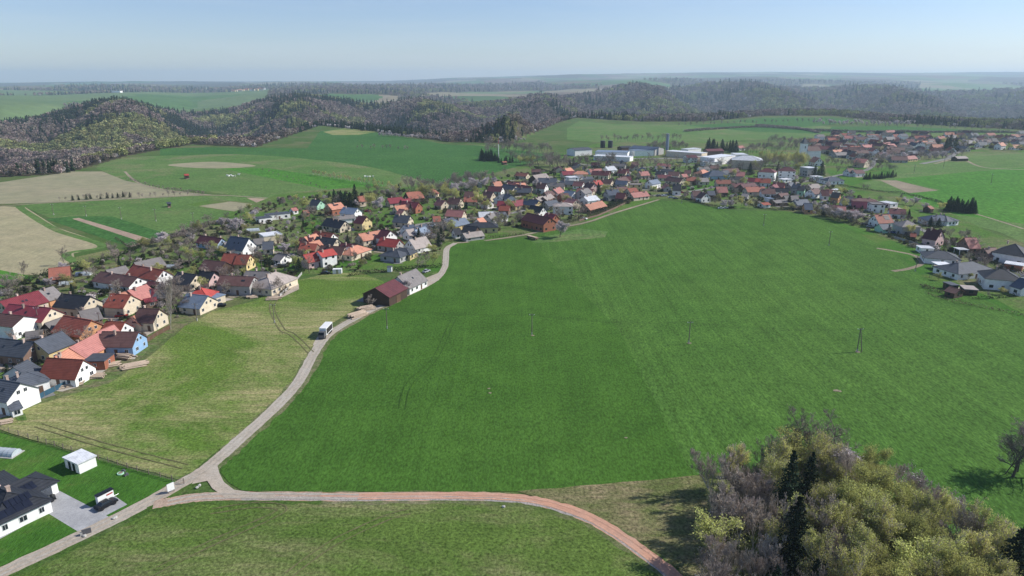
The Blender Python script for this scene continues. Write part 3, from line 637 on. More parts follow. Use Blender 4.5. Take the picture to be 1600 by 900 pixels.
def make_house(P, Q, W, wh, rh, roof, wall, typ, flags='', label=None):
    P = Vector((P[0], P[1])); Q = Vector((Q[0], Q[1])); d = Q - P
    W = W * (0.93 if W > 6 else 1); wh = wh * 0.95
    if d.length < 0.5: d = Vector((1, 0.3)).normalized() * 0.5
    c = (P + Q) / 2; ang = math.atan2(d.y, d.x); L = d.length
    if typ == 'h': L = L + W * 0.85
    if W > 6 and L < 4: L = 6
    hl, hw = L / 2, W / 2
    dist = c.length
    area = L * W
    kind = 'barn' if (wall == 'wood' and area > 45) else ('shed' if area < 45 and wh < 3.4 else 'house')
    if 'I' in flags: kind = 'industrial_hall'
    if 'A' in flags: kind = 'apartment_block'
    if 'K' in flags: kind = 'carport'
    root = empty(kind, (c.x, c.y, GZ), ang)
    e = wh; ov = 0.45 if W > 5 else 0.2; g = 0.35
    mw = MB()
    b0 = -0.2
    if typ == 'g':
        top = wh + rh - 0.12; et = wh - 0.05
        mw.add([(-hl, -hw, b0), (-hl, hw, b0), (-hl, hw, et), (-hl, 0, top), (-hl, -hw, et), (hl, -hw, b0), (hl, hw, b0), (hl, hw, et), (hl, 0, top), (hl, -hw, et)],
               [(0, 4, 3, 2, 1), (5, 6, 7, 8, 9), (0, 5, 9, 4), (1, 2, 7, 6), (0, 1, 6, 5), (4, 9, 8, 3), (3, 8, 7, 2)])
    elif typ == 'f' and 'K' in flags:
        for sx in (-1, 1):
            for sy in (-1, 1): pm_ = MB(); pm_.box((sx * (hl - .3), sy * (hw - .3), wh / 2), (0.2, 0.2, wh)); pm_.build('post', WALL[wall], root)
    else:
        mw.box((0, 0, (wh - 0.02 + b0) / 2), (L, W, wh - 0.02 - b0))
    if not ('K' in flags): mw.build('wall', WALL[wall], root)
    mr = MB(); th = 0.16
    if typ == 'g':
        sl_ = rh / hw; ez = wh - ov * sl_
        for s_ in (-1, 1):
            A = [(-hl - g, s_ * (hw + ov), ez), (hl + g, s_ * (hw + ov), ez), (hl + g, s_ * 0.0, wh + rh), (-hl - g, s_ * 0.0, wh + rh)]
            B = [(x, y, z + th) for x, y, z in A]
            fs = [(0, 1, 2, 3), (7, 6, 5, 4), (0, 4, 5, 1), (1, 5, 6, 2), (2, 6, 7, 3), (3, 7, 4, 0)]
            if s_ > 0: fs = [tuple(reversed(f)) for f in fs]
            mr.add(A + B, fs)
        mr.box((0, 0, wh + rh + th), (L + 2 * g, 0.28, 0.14))
        if dist < 330:
            pass
    elif typ == 'h':
        A = [(-hl - ov, -hw - ov, wh), (hl + ov, -hw - ov, wh), (hl + ov, hw + ov, wh), (-hl - ov, hw + ov, wh)]
        B = [(x, y, z + 0.15) for x, y, z in A]; rl = max(0.1, hl - hw)
        T = [(-rl, 0, wh + rh), (rl, 0, wh + rh)]
        mr.add(A + B + T, [(0, 3, 2, 1), (0, 1, 5, 4), (1, 2, 6, 5), (2, 3, 7, 6), (3, 0, 4, 7), (4, 5, 9, 8), (5, 6, 9), (6, 7, 8, 9), (7, 4, 8)])
        for (a_, b_) in ((4, 8), (7, 8), (5, 9), (6, 9), (8, 9)):
            vv = A + B + T; mr.tube(Vector(vv[a_]) + Vector((0, 0, .03)), Vector(vv[b_]) + Vector((0, 0, .03)), 0.09, 0.09, 5)
    else:
        mr.box((0, 0, wh + 0.12), (L + 0.5, W + 0.5, 0.26))
        if wh > 3.5 and 'I' not in flags:
            for s_ in (-1, 1):
                mr.box((0, s_ * (hw + 0.1), wh + 0.4), (L + 0.5, 0.2, 0.3)); mr.box((s_ * (hl + 0.1), 0, wh + 0.4), (0.2, W - 0.1, 0.3))
    ro = mr.build('roof', ROOF[roof], root)
    # chimneys
    if kind == 'house' and typ != 'f' or 'c' in flags:
        nch = 2 if L > 15 else 1
        for i in range(nch):
            cx_ = rnd.uniform(-0.32, 0.0) * L + i * 0.4 * L; cy_ = rnd.choice((-1, 1)) * rnd.uniform(0.3, 1.0)
            ch = inst('chimney', CHIM, ro, (cx_, cy_, wh + rh + 0.05), (1, 1, 1.5))
    if typ == 'g' and kind == 'house' and dist < 420 and rnd.random() < 0.4:     # roof windows
        sl_ = rh / hw
        for i in range(rnd.choice((1, 2))):
            s_ = -1; y_ = s_ * hw * 0.5; o = inst('skylight', FARWIN, ro, (rnd.uniform(-.3, .3) * L, y_, wh + rh * 0.5 + 0.2), (0.8, 1.0, 0.9)); o.rotation_euler = (math.atan(sl_) * 1 + R(90) * 0 - R(90) + 0, 0, 0)
    # windows on the walls that the picture can see
    if dist < 1150 and typ in 'ghf' and 'K' not in flags and kind != 'barn' and 'I' not in flags and 'B' not in flags:
        near = dist < 300
        view = Vector((c.x, c.y)).normalized()
        sides = []
        for nx, ny, ln, isend in ((0, -1, L, 0), (0, 1, L, 0), (1, 0, W, 1), (-1, 0, W, 1)):
            wn = Vector((nx * math.cos(ang) - ny * math.sin(ang), nx * math.sin(ang) + ny * math.cos(ang)))
            if wn.dot(view) < 0.15: sides.append((nx, ny, ln, isend))
        for nx, ny, ln, isend in sides:
            storeys = max(1, int((wh + 0.4) // 2.7)); step = 3.2 if near else 3.8
            if 'A' in flags: step = 3.0
            n = max(1, int(ln / step)); n = min(n, 9)
            if kind == 'shed': n = 1
            for st in range(storeys):
                z = 1.55 + st * 2.75
                if z + 0.6 > wh: z = wh - 0.75
                for i in range(n):
                    t_ = (i + 0.5) / n - 0.5 + rnd.uniform(-.04, .04)
                    if rnd.random() < 0.12: continue
                    ww = rnd.choice((1.0, 1.2, 1.5)); hh = 1.25
                    off = 0.03; rz = 0 if ny < 0 else (R(180) if ny > 0 else (R(90) if nx > 0 else R(-90)))
                    lx = t_ * ln if not isend else nx * (hl + off); ly = ny * (hw + off) if not isend else t_ * ln
                    isdoor = (st == 0 and i == n // 2 and not isend)
                    if isdoor and n > 1:
                        inst('door', DOORM, root, (lx, ly, 1.05), (1.05, 1, 2.1), rz); continue
                    if near:
                        wo_ = inst('window', WIN, root, (lx, ly, z), (ww, 1, hh), rz); inst('pane', PANE, wo_, (0, 0, 0))
                    else: inst('window', FARWIN, root, (lx, ly, z), (ww, 1, hh), rz)
            if isend and typ == 'g' and rh > 2.4 and kind == 'house':
                for s_ in ((-0.11, 0.11) if W > 8 else (0,)):
                    z = wh + rh * 0.33; rz = R(90) if nx > 0 else R(-90)
                    if near:
                        wo_ = inst('window', WIN, root, (nx * (hl + .03), s_ * W, z), (1.0, 1, 1.1), rz); inst('pane', PANE, wo_, (0, 0, 0))
                    else: inst('window', FARWIN, root, (nx * (hl + .03), s_ * W, z), (0.9, 1, 1.1), rz)
    if kind == 'barn' and dist < 500:
        inst('door', DOORM, root, (0, -hw - 0.04, 1.4), (3.0, 1, 2.8), 0)
    HOUSES.append(dict(o=root, kind=kind, roof=roof, wall=wall, c=c, L=L, W=W, wh=wh, rh=rh, typ=typ, label=label, px=project((c.x, c.y, wh))))
    return root
TABLE = """
Z1 385 95 540 80 10 2.5 3.8 tile wood g
Z1 1050 50 1250 8 9 2.5 3 grey wood g
Z1 830 108 975 75 8 2.5 2.8 grey wood g
Z1 790 120 1075 165 10 3 2.8 brown white g
Z1 880 212 920 212 4 2.6 .2 white white f K
Z1 1045 68 1276 108 9 4 3.2 rust white g
Z1 1165 196 1235 204 5 2 1.2 maroon wood g
Z4 440 478 600 500 10 2.8 3.4 dark cream g
Z4 640 470 755 482 8 2.8 3 dark pink g
Z4 820 505 1105 518 9 4.4 2.6 brown grey g
Z4 990 530 1090 532 5 5 1.2 rust grey g
Z4 1212 508 1312 468 13 3 4.0 tan cream h
Z4 1045 466 1235 476 9 3.5 2.4 grey grey g
Z4 520 668 700 686 11 2.8 3.4 bluegrey cream g
Z4 625 612 650 612 10 3 3.4 red cream h
Z4 720 676 800 690 6 3 .2 bluegrey cream f
Z1 1000 268 1140 222 11 3 3.4 pink cream g
Z1 955 285 1020 268 8 3 3 orange cream g
Z1 1145 252 1200 258 7 2.6 2.4 crimson brown g
Z1 1200 266 1268 262 8 2.4 2.2 slate brown g
Z1 870 292 1018 302 10 4 3.5 rust cream g
Z1 1125 336 1212 320 4 2.4 1 crimson brown g
Z1 1090 405 1240 412 9 3.6 3.5 brown cream g
Z1 1020 478 1118 438 8 2.5 2.5 orange cream g
Z1 835 508 972 516 8 2.4 3 rust white g
Z1 485 293 705 314 10 4 3.4 dark cream g
Z1 0 352 293 270 10 4 3.5 crimson cream g
Z1 303 268 410 237 10 3.6 3.4 grey orange g
Z1 75 372 398 404 10 4 3.5 crimson cream g
Z1 0 445 185 466 10 5 2.2 brown white g
Z1 500 463 712 500 11 3.4 4 rust orange g
Z1 620 430 760 402 9 2.5 3 grey brown g
Z1 378 516 450 490 7 2 3 grey wood g
Z1 205 592 325 575 6 3.4 1.4 grey orange g
Z1 -60 635 265 668 10 3.4 3.2 slate brown g
Z1 272 665 478 588 10 3.6 3.2 slate yellow g
Z1 805 588 1076 592 9 3.4 3.3 brown blue g
Z1 545 713 778 592 10 3 3.2 pink orange g
Z1 430 785 543 715 10 3 3 orange orange g
Z1 800 572 850 553 7 3 3 pink cream g
Z2 372 95 645 110 9 2.8 4 rust white g
Z1 690 788 850 785 6 3 .2 slate brick f
Z2 105 165 212 113 9 3 2.6 slate white g
Z2 -20 258 155 288 9.6 4.4 3.3 slate white g
Z2 150 215 222 196 8.6 3.2 2.8 slate white h
Z2 60 455 138 432 5 2 1.2 slate white g
Z3 -140 222 68 352 11 2.8 3.0 dark white h
Z3 -20 330 222 214 8 2.7 2.2 dark white h
Z3 565 40 676 90 3.9 2.6 .1 white white f B
Z4 640 155 823 180 8 2.8 3 maroon skyblue g
Z4 902 162 1062 180 11 4 5 navy white g
Z4 845 215 895 208 6 3 2 grey grey g
Z4 1100 188 1180 178 8 3.4 2 grey grey g
Z4 1170 150 1330 130 9 5 .2 white cream f
Z4 1185 212 1272 207 8 3 3 slate cream g
Z4 850 312 955 318 9 3.5 3.4 rust cream g
Z4 965 322 1070 326 9 3.5 3.4 rust yellow g
Z4 680 370 855 388 10 3 3 brown wood g
Z4 1305 322 1375 332 6 2.5 1.8 grey white g
Z5 10 105 115 92 7 3.4 .2 slate white f
Z5 80 78 268 58 7 3.4 .2 slate white f
Z5 490 215 638 235 7 3.4 2.5 rust white g
Z5 400 265 495 238 7 3 2.6 orange cream g
Z5 365 270 465 272 7 2.6 2.4 maroon brown g
Z5 505 262 668 278 9 3 3 dark cream g
Z5 375 318 505 322 8 2.8 2.4 rust brown g
Z5 440 310 520 290 6 3 2.6 orange cream g
Z5 540 335 735 347 9 3 3 brown cream g
Z5 710 315 815 325 7 3 2.4 maroon cream g
Z5 393 412 518 386 8 3.4 3 red pink g
Z5 512 382 630 360 8 5.4 2 red white g
Z5 770 352 848 328 10 2.8 2.8 orange cream h
Z5 850 240 1028 210 9 3 3 orange cream g
Z5 1042 200 1112 212 10 4 3.6 maroon white g
Z5 1035 270 1185 288 8 3 3 red grey g
Z5 1115 365 1175 372 9 2.8 2.6 slate grey h
Z5 1180 350 1250 356 9 2.8 2.4 slate yellow h
Z5 1268 287 1400 260 10 2.8 4 tan white g
Z5 988 685 1140 613 13 4 3 maroon wood g
Z5 1172 592 1320 528 12 3 4.2 grey white g
Z5 1385 172 1415 165 5 2.5 2 grey white g
Z5 195 402 260 412 5 2.4 1.8 slate white g
Z5 290 28 330 22 5 2.4 1.5 pink white g
Z5 390 48 430 42 4 2.4 1.5 tile brown g
Z6 45 402 120 412 8 3 3 slate green g
Z6 180 445 292 426 9 4.4 3 orange brick g
Z6 320 468 442 480 9 4 3 bluegrey white g
Z6 240 550 412 535 7 3 1.5 grey white g
Z6 172 565 333 593 9 3 3.4 dark cream g
Z6 450 543 523 553 9 4.4 3.4 maroon yellow g
Z6 437 376 498 370 8 3.4 3 tile cream g
Z6 705 392 830 380 9 3 3 crimson cream g
Z6 828 400 905 393 9 3.4 3 crimson brown g
Z6 768 460 860 448 7 3 2.6 orange cream g
Z6 840 415 980 430 8 4 3 crimson brick g
Z6 812 485 855 492 6 2.6 2.4 pink cream g
Z6 870 340 998 328 11 3.4 4 tile wood g
Z6 1080 318 1112 308 9 3 3 tile cream g
Z6 1150 400 1213 412 8 3 3 pink cream g
Z6 1250 385 1350 392 9 3.4 3.4 brown cream g
Z6 1235 490 1378 500 8 3 3.2 pink cream g
Z6 775 538 905 546 9 3 3.4 slate cream g
Z6 842 634 930 622 8 3 2.6 navy white g
Z6 950 640 1045 618 7 3 2.4 navy white g
Z6 868 668 932 658 8 3 2.8 tan white g
Z6 945 672 1035 640 7 3 2.6 bluegrey white g
Z6 1105 550 1165 547 7 3 2.5 tile cream g
Z6 1262 588 1385 562 8 3 2.8 bluegrey yellow g
Z6 1200 575 1278 560 7 3 2.5 navy grey g
Z6 1385 632 1495 642 10 2.8 3.2 dark wood g
Z6 1370 700 1528 678 7 2.2 2 tan grey g
Z6 1285 660 1335 655 6 2.6 2.6 dark white g
Z7 270 512 395 508 9 3.4 2.4 white grey g
Z7 345 530 400 520 7 4 2.6 grey grey g
Z7 255 572 305 560 6 3 2.4 orange white g
Z7 445 520 500 512 7 3 2.4 slate white g
Z7 230 602 375 600 10 3.2 2.4 dark yellow h
Z7 150 330 262 333 8 3.4 3.4 brown cream g
Z7 320 328 398 336 8 3.4 3.6 brown cream g
Z7 395 247 460 242 9 3 3 orange cream g
Z7 362 285 480 292 8 3 3 maroon white g
Z7 492 266 598 282 9 3 3 slate cream g
Z7 605 268 738 288 8 3 2.6 maroon cream g
Z7 600 262 675 256 7 3 2.6 orange cream g
Z7 440 368 500 352 8 3.4 2.6 slate white g
Z7 515 345 558 365 8 4.5 2.4 slate white g
Z7 442 415 515 418 8 3 2.6 crimson rose g
Z7 455 457 540 460 7 3 2.4 rust brown g
Z7 322 402 372 410 7 3.4 2.4 crimson white g
Z7 560 418 655 402 8 3 2.8 crimson yellow g
Z7 685 395 800 412 9 3.4 3 navy yellow g
Z7 730 452 838 468 9 4 3.6 dark white g
Z7 700 518 898 562 11 4.6 3.4 maroon brick g
Z7 862 520 945 535 8 4 3 crimson brick g
Z7 1205 448 1352 414 9 2.6 3 orange brown g
Z7 985 425 1035 425 11 5.6 2 tan white h
Z7 1055 388 1128 404 9 3.6 3 pink cream g
Z7 1035 322 1115 332 9 3.4 2.8 bluegrey white g
Z7 1165 316 1228 300 8 5.4 2.6 grey grey g
Z7 1195 378 1298 366 10 3.4 2.4 white white g
Z7 925 312 982 292 8 3 3 pink cream g
Z7 845 340 925 322 6 2.6 2.4 brown brown g
Z7 835 380 900 352 6 2.4 2.2 tan brown g
Z7 770 388 830 372 6 2.4 2 tan brown g
Z7 985 352 1052 346 8 3.4 2.6 brown brick g
Z7 795 213 955 216 10 4 3.4 slate white g
Z7 850 215 930 222 8 3 2.8 pink white g
Z7 790 256 866 262 8 4.4 3.4 brown white g
Z7 745 190 858 172 10 3 3.4 tan wood g
Z7 1025 132 1078 122 9 3.4 3 orange cream g
Z7 1000 156 1108 152 8 3 2.6 crimson cream g
Z7 1135 150 1195 150 9 4.4 2.6 orange yellow h
Z7 1045 205 1135 200 9 5.4 .2 white white f
Z7 1270 150 1418 156 10 3.4 3 maroon cream g
Z7 1385 118 1462 112 9 3.4 2.6 white white g
Z7 1280 238 1338 232 8 3.4 2.8 red cream g
Z7 1225 250 1290 262 8 4 3 brown pink g
Z7 1392 318 1492 312 9 4.6 3.2 navy grey g
Z7 1488 342 1560 347 9 3.4 3.2 maroon brown g
Z7 1470 302 1560 300 7 3 1.5 crimson white g
Z7 1180 205 1265 200 8 3 2.4 slate white g
Z7 1485 218 1560 202 9 3.2 3 brown cream g
Z7 1500 138 1572 142 8 3 2.8 maroon cream g
Z7 850 420 950 405 8 3 2.6 slate grey g
Z7 590 378 640 370 5 2.5 1.5 tan white g
R1 255 457 392 442 8 2.8 2.8 pink cream g
R1 112 408 222 402 7 3 2.4 brown cream g
R1 228 418 300 412 7 3 2.2 rust cream g
R1 245 378 350 378 8 5.4 .2 tan yellow f
R1 415 348 488 336 8 4 2.6 bluegrey white g
R1 160 245 240 246 8 3.2 3 maroon white g
R1 330 270 405 266 8 3.4 3 pink cream g
R1 178 312 255 312 8 3.4 2.6 maroon white g
R1 0 262 78 264 9 3.4 3 maroon cream g
R1 0 335 95 342 8 3 2.6 brown cream g
R1 130 348 225 352 8 3 2.4 navy grey g
R1 485 265 560 270 9 3.4 2.6 dark white g
R1 592 268 685 272 9 3.4 3 brown white g
R1 732 256 785 258 8 3 2.6 brown cream g
R1 870 256 905 250 9 3 3 orange cream h
R1 702 292 745 290 7 3 2 pink cream g
R1 750 316 828 318 9 3 2.6 tile brown g
R1 838 326 930 324 9 3 2.6 grey cream g
R1 628 380 698 382 10 4 4 dark white g
R1 585 312 718 330 9 3 2.8 brown cream g
R1 800 440 870 440 9 3.4 3 brown pink g
R1 885 450 912 456 9 3.6 3.4 brown white g
R1 930 438 990 438 8 3 2.6 slate brown g
R1 1008 402 1098 402 10 3.4 3.6 pink wood g
R1 965 260 1040 258 14 3 4.4 navy skyblue h
R1 1192 270 1260 273 9 4.2 3.2 pink green g
R1 1075 246 1195 240 10 3.4 3 brown cream g
R1 1050 262 1110 258 8 3 2.8 slate white g
R1 1005 342 1130 342 8 3 2.6 tile cream g
R1 1142 372 1240 368 8 3 2.6 maroon cream g
R1 1265 406 1428 402 9 3 3 tile cream g
R1 1222 382 1340 366 8 3 2.8 maroon brown g
R1 1402 420 1520 422 9 3 3 brown white g
R1 1292 322 1350 326 7 3 2.6 crimson cream g
R1 1402 328 1488 332 9 3.4 3 rust white g
R1 1360 328 1400 330 7 3 2.4 red cream g
R1 1500 388 1568 368 9 3.4 3 crimson pink g
R1 1240 462 1290 466 7 2.4 1.6 grey grey g
R1 1150 150 1230 148 14 3 3 maroon brown g
R1 1190 45 1240 42 10 3 2.4 pink white g
R2 90 236 138 239 11 8 3 maroon white h A
R2 255 226 310 228 11 8.4 3 maroon white h A
R2 430 232 515 228 11 8 .2 white grey f A
R2 165 362 260 368 9 4.4 3 maroon brick g
R2 285 368 330 362 8 4 2.6 navy grey g
R2 340 372 400 378 9 4.6 3 slate grey g
R2 378 394 440 398 9 4.2 2.8 dark green g
R2 485 424 552 416 9 3.6 3 brown white g
R2 582 430 645 432 9 3.6 3.4 maroon white g
R2 680 450 748 456 9 4.2 3 dark orange g
R2 780 486 858 492 9 3.4 3.4 grey white g
R2 780 498 812 488 5 3.8 2.4 orange white g
R2 905 500 1015 504 10 5.2 1.6 brown rose h
R2 1010 545 1125 548 10 5.6 .2 grey white f
R2 1140 540 1205 534 10 3 .3 white white f
R2 465 382 552 376 9 3 2.6 tan cream g
R2 625 422 690 430 7 2.8 2.4 orange white g
R2 690 422 730 428 6 2.6 .2 white white f
R2 0 402 80 402 9 3 3 tile cream g
R2 205 462 280 456 9 3 2.6 brown brown g
R2 255 482 368 480 9 2.8 2.8 grey brown g
R2 345 516 455 512 9 3 3 navy grey g
R2 432 546 498 548 10 3 3.4 navy orange g
R2 665 562 738 564 8 3 2.6 maroon cream g
R2 725 572 795 576 8 3 2.6 pink cream g
R2 835 602 900 602 8 3 2.6 maroon brown g
R2 1180 594 1318 602 10 3 2.4 maroon white g
R2 1050 650 1178 645 10 3.4 4 tile white g S
R2 1325 692 1352 692 11 5.2 3.2 grey grey h
R2 1092 732 1162 730 8 2.4 2.2 navy green g
R3 735 205 852 224 10 4.2 4.4 maroon pink g
R2 1372 812 1415 816 5 2 1.4 rust wood g
R2 808 242 862 240 10 3.4 3.6 brown white g
R2 860 256 940 252 9 3.4 2.6 maroon white g
R2 650 318 720 316 10 3 2.8 navy white h
R2 555 332 615 332 9 3 .3 navy white f
R2 820 88 888 92 12 4 4 dark white g
R2 892 152 990 160 15 5 3.4 pink cream g
R2 515 138 568 150 10 4 4.4 orange white g
R2 230 335 300 330 8 2.6 .3 white white f
R2 50 545 110 540 6 2.4 1 rust white g
R2 100 502 145 500 6 2.6 .2 bluegrey white f
R2 155 520 260 515 9 2.5 1.4 grey brown g
R3 1055 287 1150 287 11 3 4.2 pink brown g
R3 765 88 870 88 12 2.8 2.8 navy white h
R3 830 82 900 95 11 2.8 2.6 slate white h
R3 1480 336 1520 342 15 4.6 4.4 dark white h
R3 1225 378 1320 374 9 2.8 3 brown brown g
R3 1415 500 1572 522 6 2.8 .2 white brick f
R3 800 398 895 405 13 2.8 2.8 slate white h
R3 650 366 765 370 6 2.6 .2 white white f
R3 985 508 1145 494 14 2.8 3.2 slate white h
R3 795 512 915 514 6 2.6 .2 white white f K
R3 1345 556 1420 562 13 4.8 3.4 dark white h
R3 1440 600 1540 625 9 3.4 .3 dark white f
R3 1440 640 1530 655 9 3 .3 navy white f
R3 905 690 965 688 5 2.4 .2 slate wood f
R3 925 720 1010 742 6 2.4 1.2 brown wood g
R3 1035 720 1150 728 6 2.4 .2 tan wood f
R3 985 384 1062 384 5 2.6 .1 white white f K
R3 1545 640 1640 668 9 3.4 3 navy white g
R5 487 163 572 158 18 7 2 slate white g I
R5 615 176 775 180 26 6 .4 bluegrey white f I
R5 610 197 790 205 16 5 .4 white white f I
R5 800 150 930 158 26 7 2.5 navy grey g I
R5 792 172 888 170 18 6.5 .4 bluegrey white f I
R5 980 174 1155 186 16 6.5 .4 white cream f I
R5 1160 168 1240 166 12 6 2 maroon brown g I
R5 1060 198 1110 197 12 6 2.2 maroon white g
R5 1170 208 1275 194 18 8 .4 white white f I
R5 1300 190 1360 190 20 8 .4 white white f I
R5 1340 198 1400 200 22 9 4 white cream h I
R5 1120 202 1170 210 14 5 .4 tan cream f I
R5 730 155 780 152 9 4 1.5 dark wood g
R5 1055 168 1120 162 12 5 .4 white white f I
R5 1150 232 1230 228 10 4 .4 white white f
R5 660 255 700 253 8 3.6 2.6 white white g
L 1440 -40 1470 -42 5 3 1 red wood g
L 1305 180 1330 178 4 2.4 .8 slate brown g
Z7 478 68 510 66 4 2.4 1 tile wood g
R4 210 400 260 398 8 3 .3 white white f
R4 1145 270 1215 268 9 3 2 tan wood g
R4 965 598 985 594 5 2.6 1.6 tile wood g
"""
for ln in TABLE.strip().splitlines():
    p = ln.split()
    rg = p[0]; x1, y1, x2, y2, Wd, wh, rh = [float(k) for k in p[1:8]]
    roof, wall, typ = p[8:11]; fl = p[11] if len(p) > 11 else ''
    z = wh + rh + GZ
    make_house(G(rg, x1, y1, z), G(rg, x2, y2, z), Wd, wh, rh, roof, wall, typ, fl)
def clear_of(c, r, lst=None):
    for h in ALLH:
        if (h['c'] - c).length < r + 0.38 * (h['L'] + h['W']) * 0.5 + 2: return False
    return True
def inpoly(x, y, P):
    ins = False; n = len(P)
    for i in range(n):
        x1, y1 = P[i]; x2, y2 = P[(i + 1) % n]
        if (y1 > y) != (y2 > y) and x < (x2 - x1) * (y - y1) / (y2 - y1) + x1: ins = not ins
    return ins
# far end of the village: more houses on the same pattern of lots
farpoly = [(1262, 224), (1290, 210), (1330, 209), (1400, 211), (1470, 212), (1530, 212), (1640, 212), (1640, 236), (1515, 234), (1490, 240), (1450, 244), (1420, 254), (1350, 255), (1320, 248), (1275, 240)]
tries = 0; nf = 0
while nf < 150 and tries < 6000:
    tries += 1
    x = rnd.uniform(1255, 1640); y = rnd.uniform(208, 256)
    if not inpoly(x, y, farpoly): continue
    c = ground(x, y); c = Vector((c.x, c.y)); L = rnd.uniform(10, 17)
    if not clear_of(c, 5): continue
    if rnd.random() < 0.15 and y > 236: continue
    a = R(rnd.choice((5, 12, 20, -8, 95, 110, 80)) + rnd.uniform(-8, 8)); v = Vector((math.cos(a), math.sin(a))) * L / 2
    rf = rnd.choice(['maroon', 'brown', 'dark', 'tile', 'brown', 'pink', 'rust', 'slate', 'slate', 'brown', 'maroon', 'grey', 'dark', 'maroon', 'orange', 'grey'])
    make_house(c - v, c + v, rnd.uniform(8, 10), rnd.choice((3, 3.4, 5.2)), rnd.uniform(2.8, 3.8), rf, rnd.choice(['white', 'white', 'cream', 'cream', 'grey', 'yellow', 'brown']), 'g'); nf += 1
# a few more in the gaps of the centre
cenpoly = [(720, 330), (700, 300), (760, 290), (860, 262), (950, 258), (1100, 262), (1180, 270), (1260, 290), (1330, 320), (1250, 318), (1130, 300), (1000, 300), (930, 320), (850, 330)]
tries = 0; nf = 0
while nf < 34 and tries < 4000:
    tries += 1
    x = rnd.uniform(700, 1330); y = rnd.uniform(258, 335)
    if not inpoly(x, y, cenpoly): continue
    c = ground(x, y); c = Vector((c.x, c.y)); L = rnd.uniform(8, 13)
    if not clear_of(c, 8): continue
    a = R(rnd.choice((5, 15, -10, -25, 95)) + rnd.uniform(-8, 8)); v = Vector((math.cos(a), math.sin(a))) * L / 2
    rf = rnd.choice(['maroon', 'brown', 'dark', 'tile', 'pink', 'slate', 'slate', 'grey', 'grey'])
    make_house(c - v, c + v, rnd.uniform(6, 8), rnd.choice((2.6, 3)), rnd.uniform(2, 3), rf, rnd.choice(['white', 'cream', 'cream', 'brown', 'grey']), 'g'); nf += 1
# hamlet on the far hilltop + white halls on the horizon
HT = []
for i in range(16):
    px_ = 362 + i * 3.3 + rnd.uniform(-1, 1); Yd = 4900 + rnd.uniform(-120, 160)
    X_ = (px_ - 800) / F * (Yd * cp + (H - 40) * sp); zt = float(terrain(np.array([X_]), np.array([Yd]))[0])
    r_ = make_house(Vector((X_ - 10, Yd)), Vector((X_ + 10, Yd + rnd.uniform(-6, 6))), 12, 9, 5, rnd.choice(['tile', 'red', 'orange', 'brown', 'pink']), rnd.choice(['white', 'cream', 'yellow']), 'g')
    r_.location.z = zt + 1; HT.append(r_)
for px_, Yd, L_ in ((505, 4200, 70), (182, 4200, 50), (1050 + 345, 7000, 120)):
    X_ = (px_ - 800) / F * (Yd * cp + (H - 40) * sp); zt = float(terrain(np.array([X_]), np.array([Yd]))[0])
    r_ = make_house(Vector((X_ - L_ / 2, Yd)), Vector((X_ + L_ / 2, Yd)), 30, 10, .3, 'white', 'white', 'f', 'I'); r_.location.z = zt + 1; HT.append(r_)

# only the 290 largest houses stay single things, the tiniest far ones are one mass
hh_ = [h for h in HOUSES if h['kind'] == 'house']; hh_.sort(key=lambda h: -(h['L'] + h['W']) * (h['wh'] + h['rh']) ** .5 / h['c'].length)
DROP = [h for h in hh_[290:] if h['c'].length < 2000]
bpy.context.view_layer.update()
V_ = []; F_ = []; MI_ = []; MT_ = []
def walk(o):
    yield o
    for c_ in o.children: yield from walk(c_)
dead = []
for h in DROP:
    for o_ in walk(h['o']):
        dead.append(o_)
        if o_.type != 'MESH': continue
        b_ = len(V_); V_ += [tuple(o_.matrix_world @ v.co) for v in o_.data.vertices]
        for p_ in o_.data.polygons:
            mt_ = o_.data.materials[p_.material_index]
            if mt_ not in MT_: MT_.append(mt_)
            F_.append([b_ + i for i in p_.vertices]); MI_.append(MT_.index(mt_))
if DROP:
    me_ = bpy.data.meshes.new('distant_houses'); me_.from_pydata(V_, [], F_)
    for m_ in MT_: me_.materials.append(m_)
    me_.polygons.foreach_set('material_index', MI_); me_.update()
    tag(mobj('distant_houses', me_), 'tiniest roofs and gables packed between the houses of the far village', 'houses', kind='stuff')
    for o_ in dead: bpy.data.objects.remove(o_)
    ids = set(id(h) for h in DROP); ALLH = HOUSES; HOUSES = [h for h in HOUSES if id(h) not in ids]
else: ALLH = HOUSES
# ---- labels for every building
def area_of(h):
    x, y = h['px']
    if h['c'].length > 2000: return 'on far hilltop'
    if x < 1255 and x > 870 and y < 252: return 'in works yard'
    if x > 1250 and y < 262: return 'at far village end'
    if x > 1190: return 'in right row by wheat'
    if x < 290 and y > 640: return 'in lower left plot'
    if x < 300: return 'in left edge cluster'
    if x < 480: return 'in left village part'
    if x < 720: return 'left of wheat top'
    return 'in village centre'
ORD = ['', 'first', 'second', 'third', 'fourth', 'fifth', 'sixth', 'seventh', 'eighth', 'ninth', 'tenth', 'eleventh', 'twelfth', '13th', '14th', '15th', '16th', '17th', '18th', '19th', '20th']
KN = {'house': 'house', 'barn': 'barn', 'shed': 'shed', 'industrial_hall': 'hall', 'apartment_block': 'apartment block', 'carport': 'open carport'}
for h in HOUSES:
    form = {'g': 'gabled', 'h': 'hipped', 'f': 'flat'}[h['typ']]
    size = 'long ' if h['L'] > 17 else ('tall ' if h['wh'] > 4.9 else '')
    h['base'] = '%s%s, %s %s roof, %s %s' % (size, KN[h['kind']], form, ROOFNAME[h['roof']], WALLNAME[h['wall']], 'posts' if h['kind'] == 'carport' else 'walls')
    h['area'] = area_of(h)
groups = {}
for h in HOUSES: groups.setdefault((h['base'], h['area']), []).append(h)
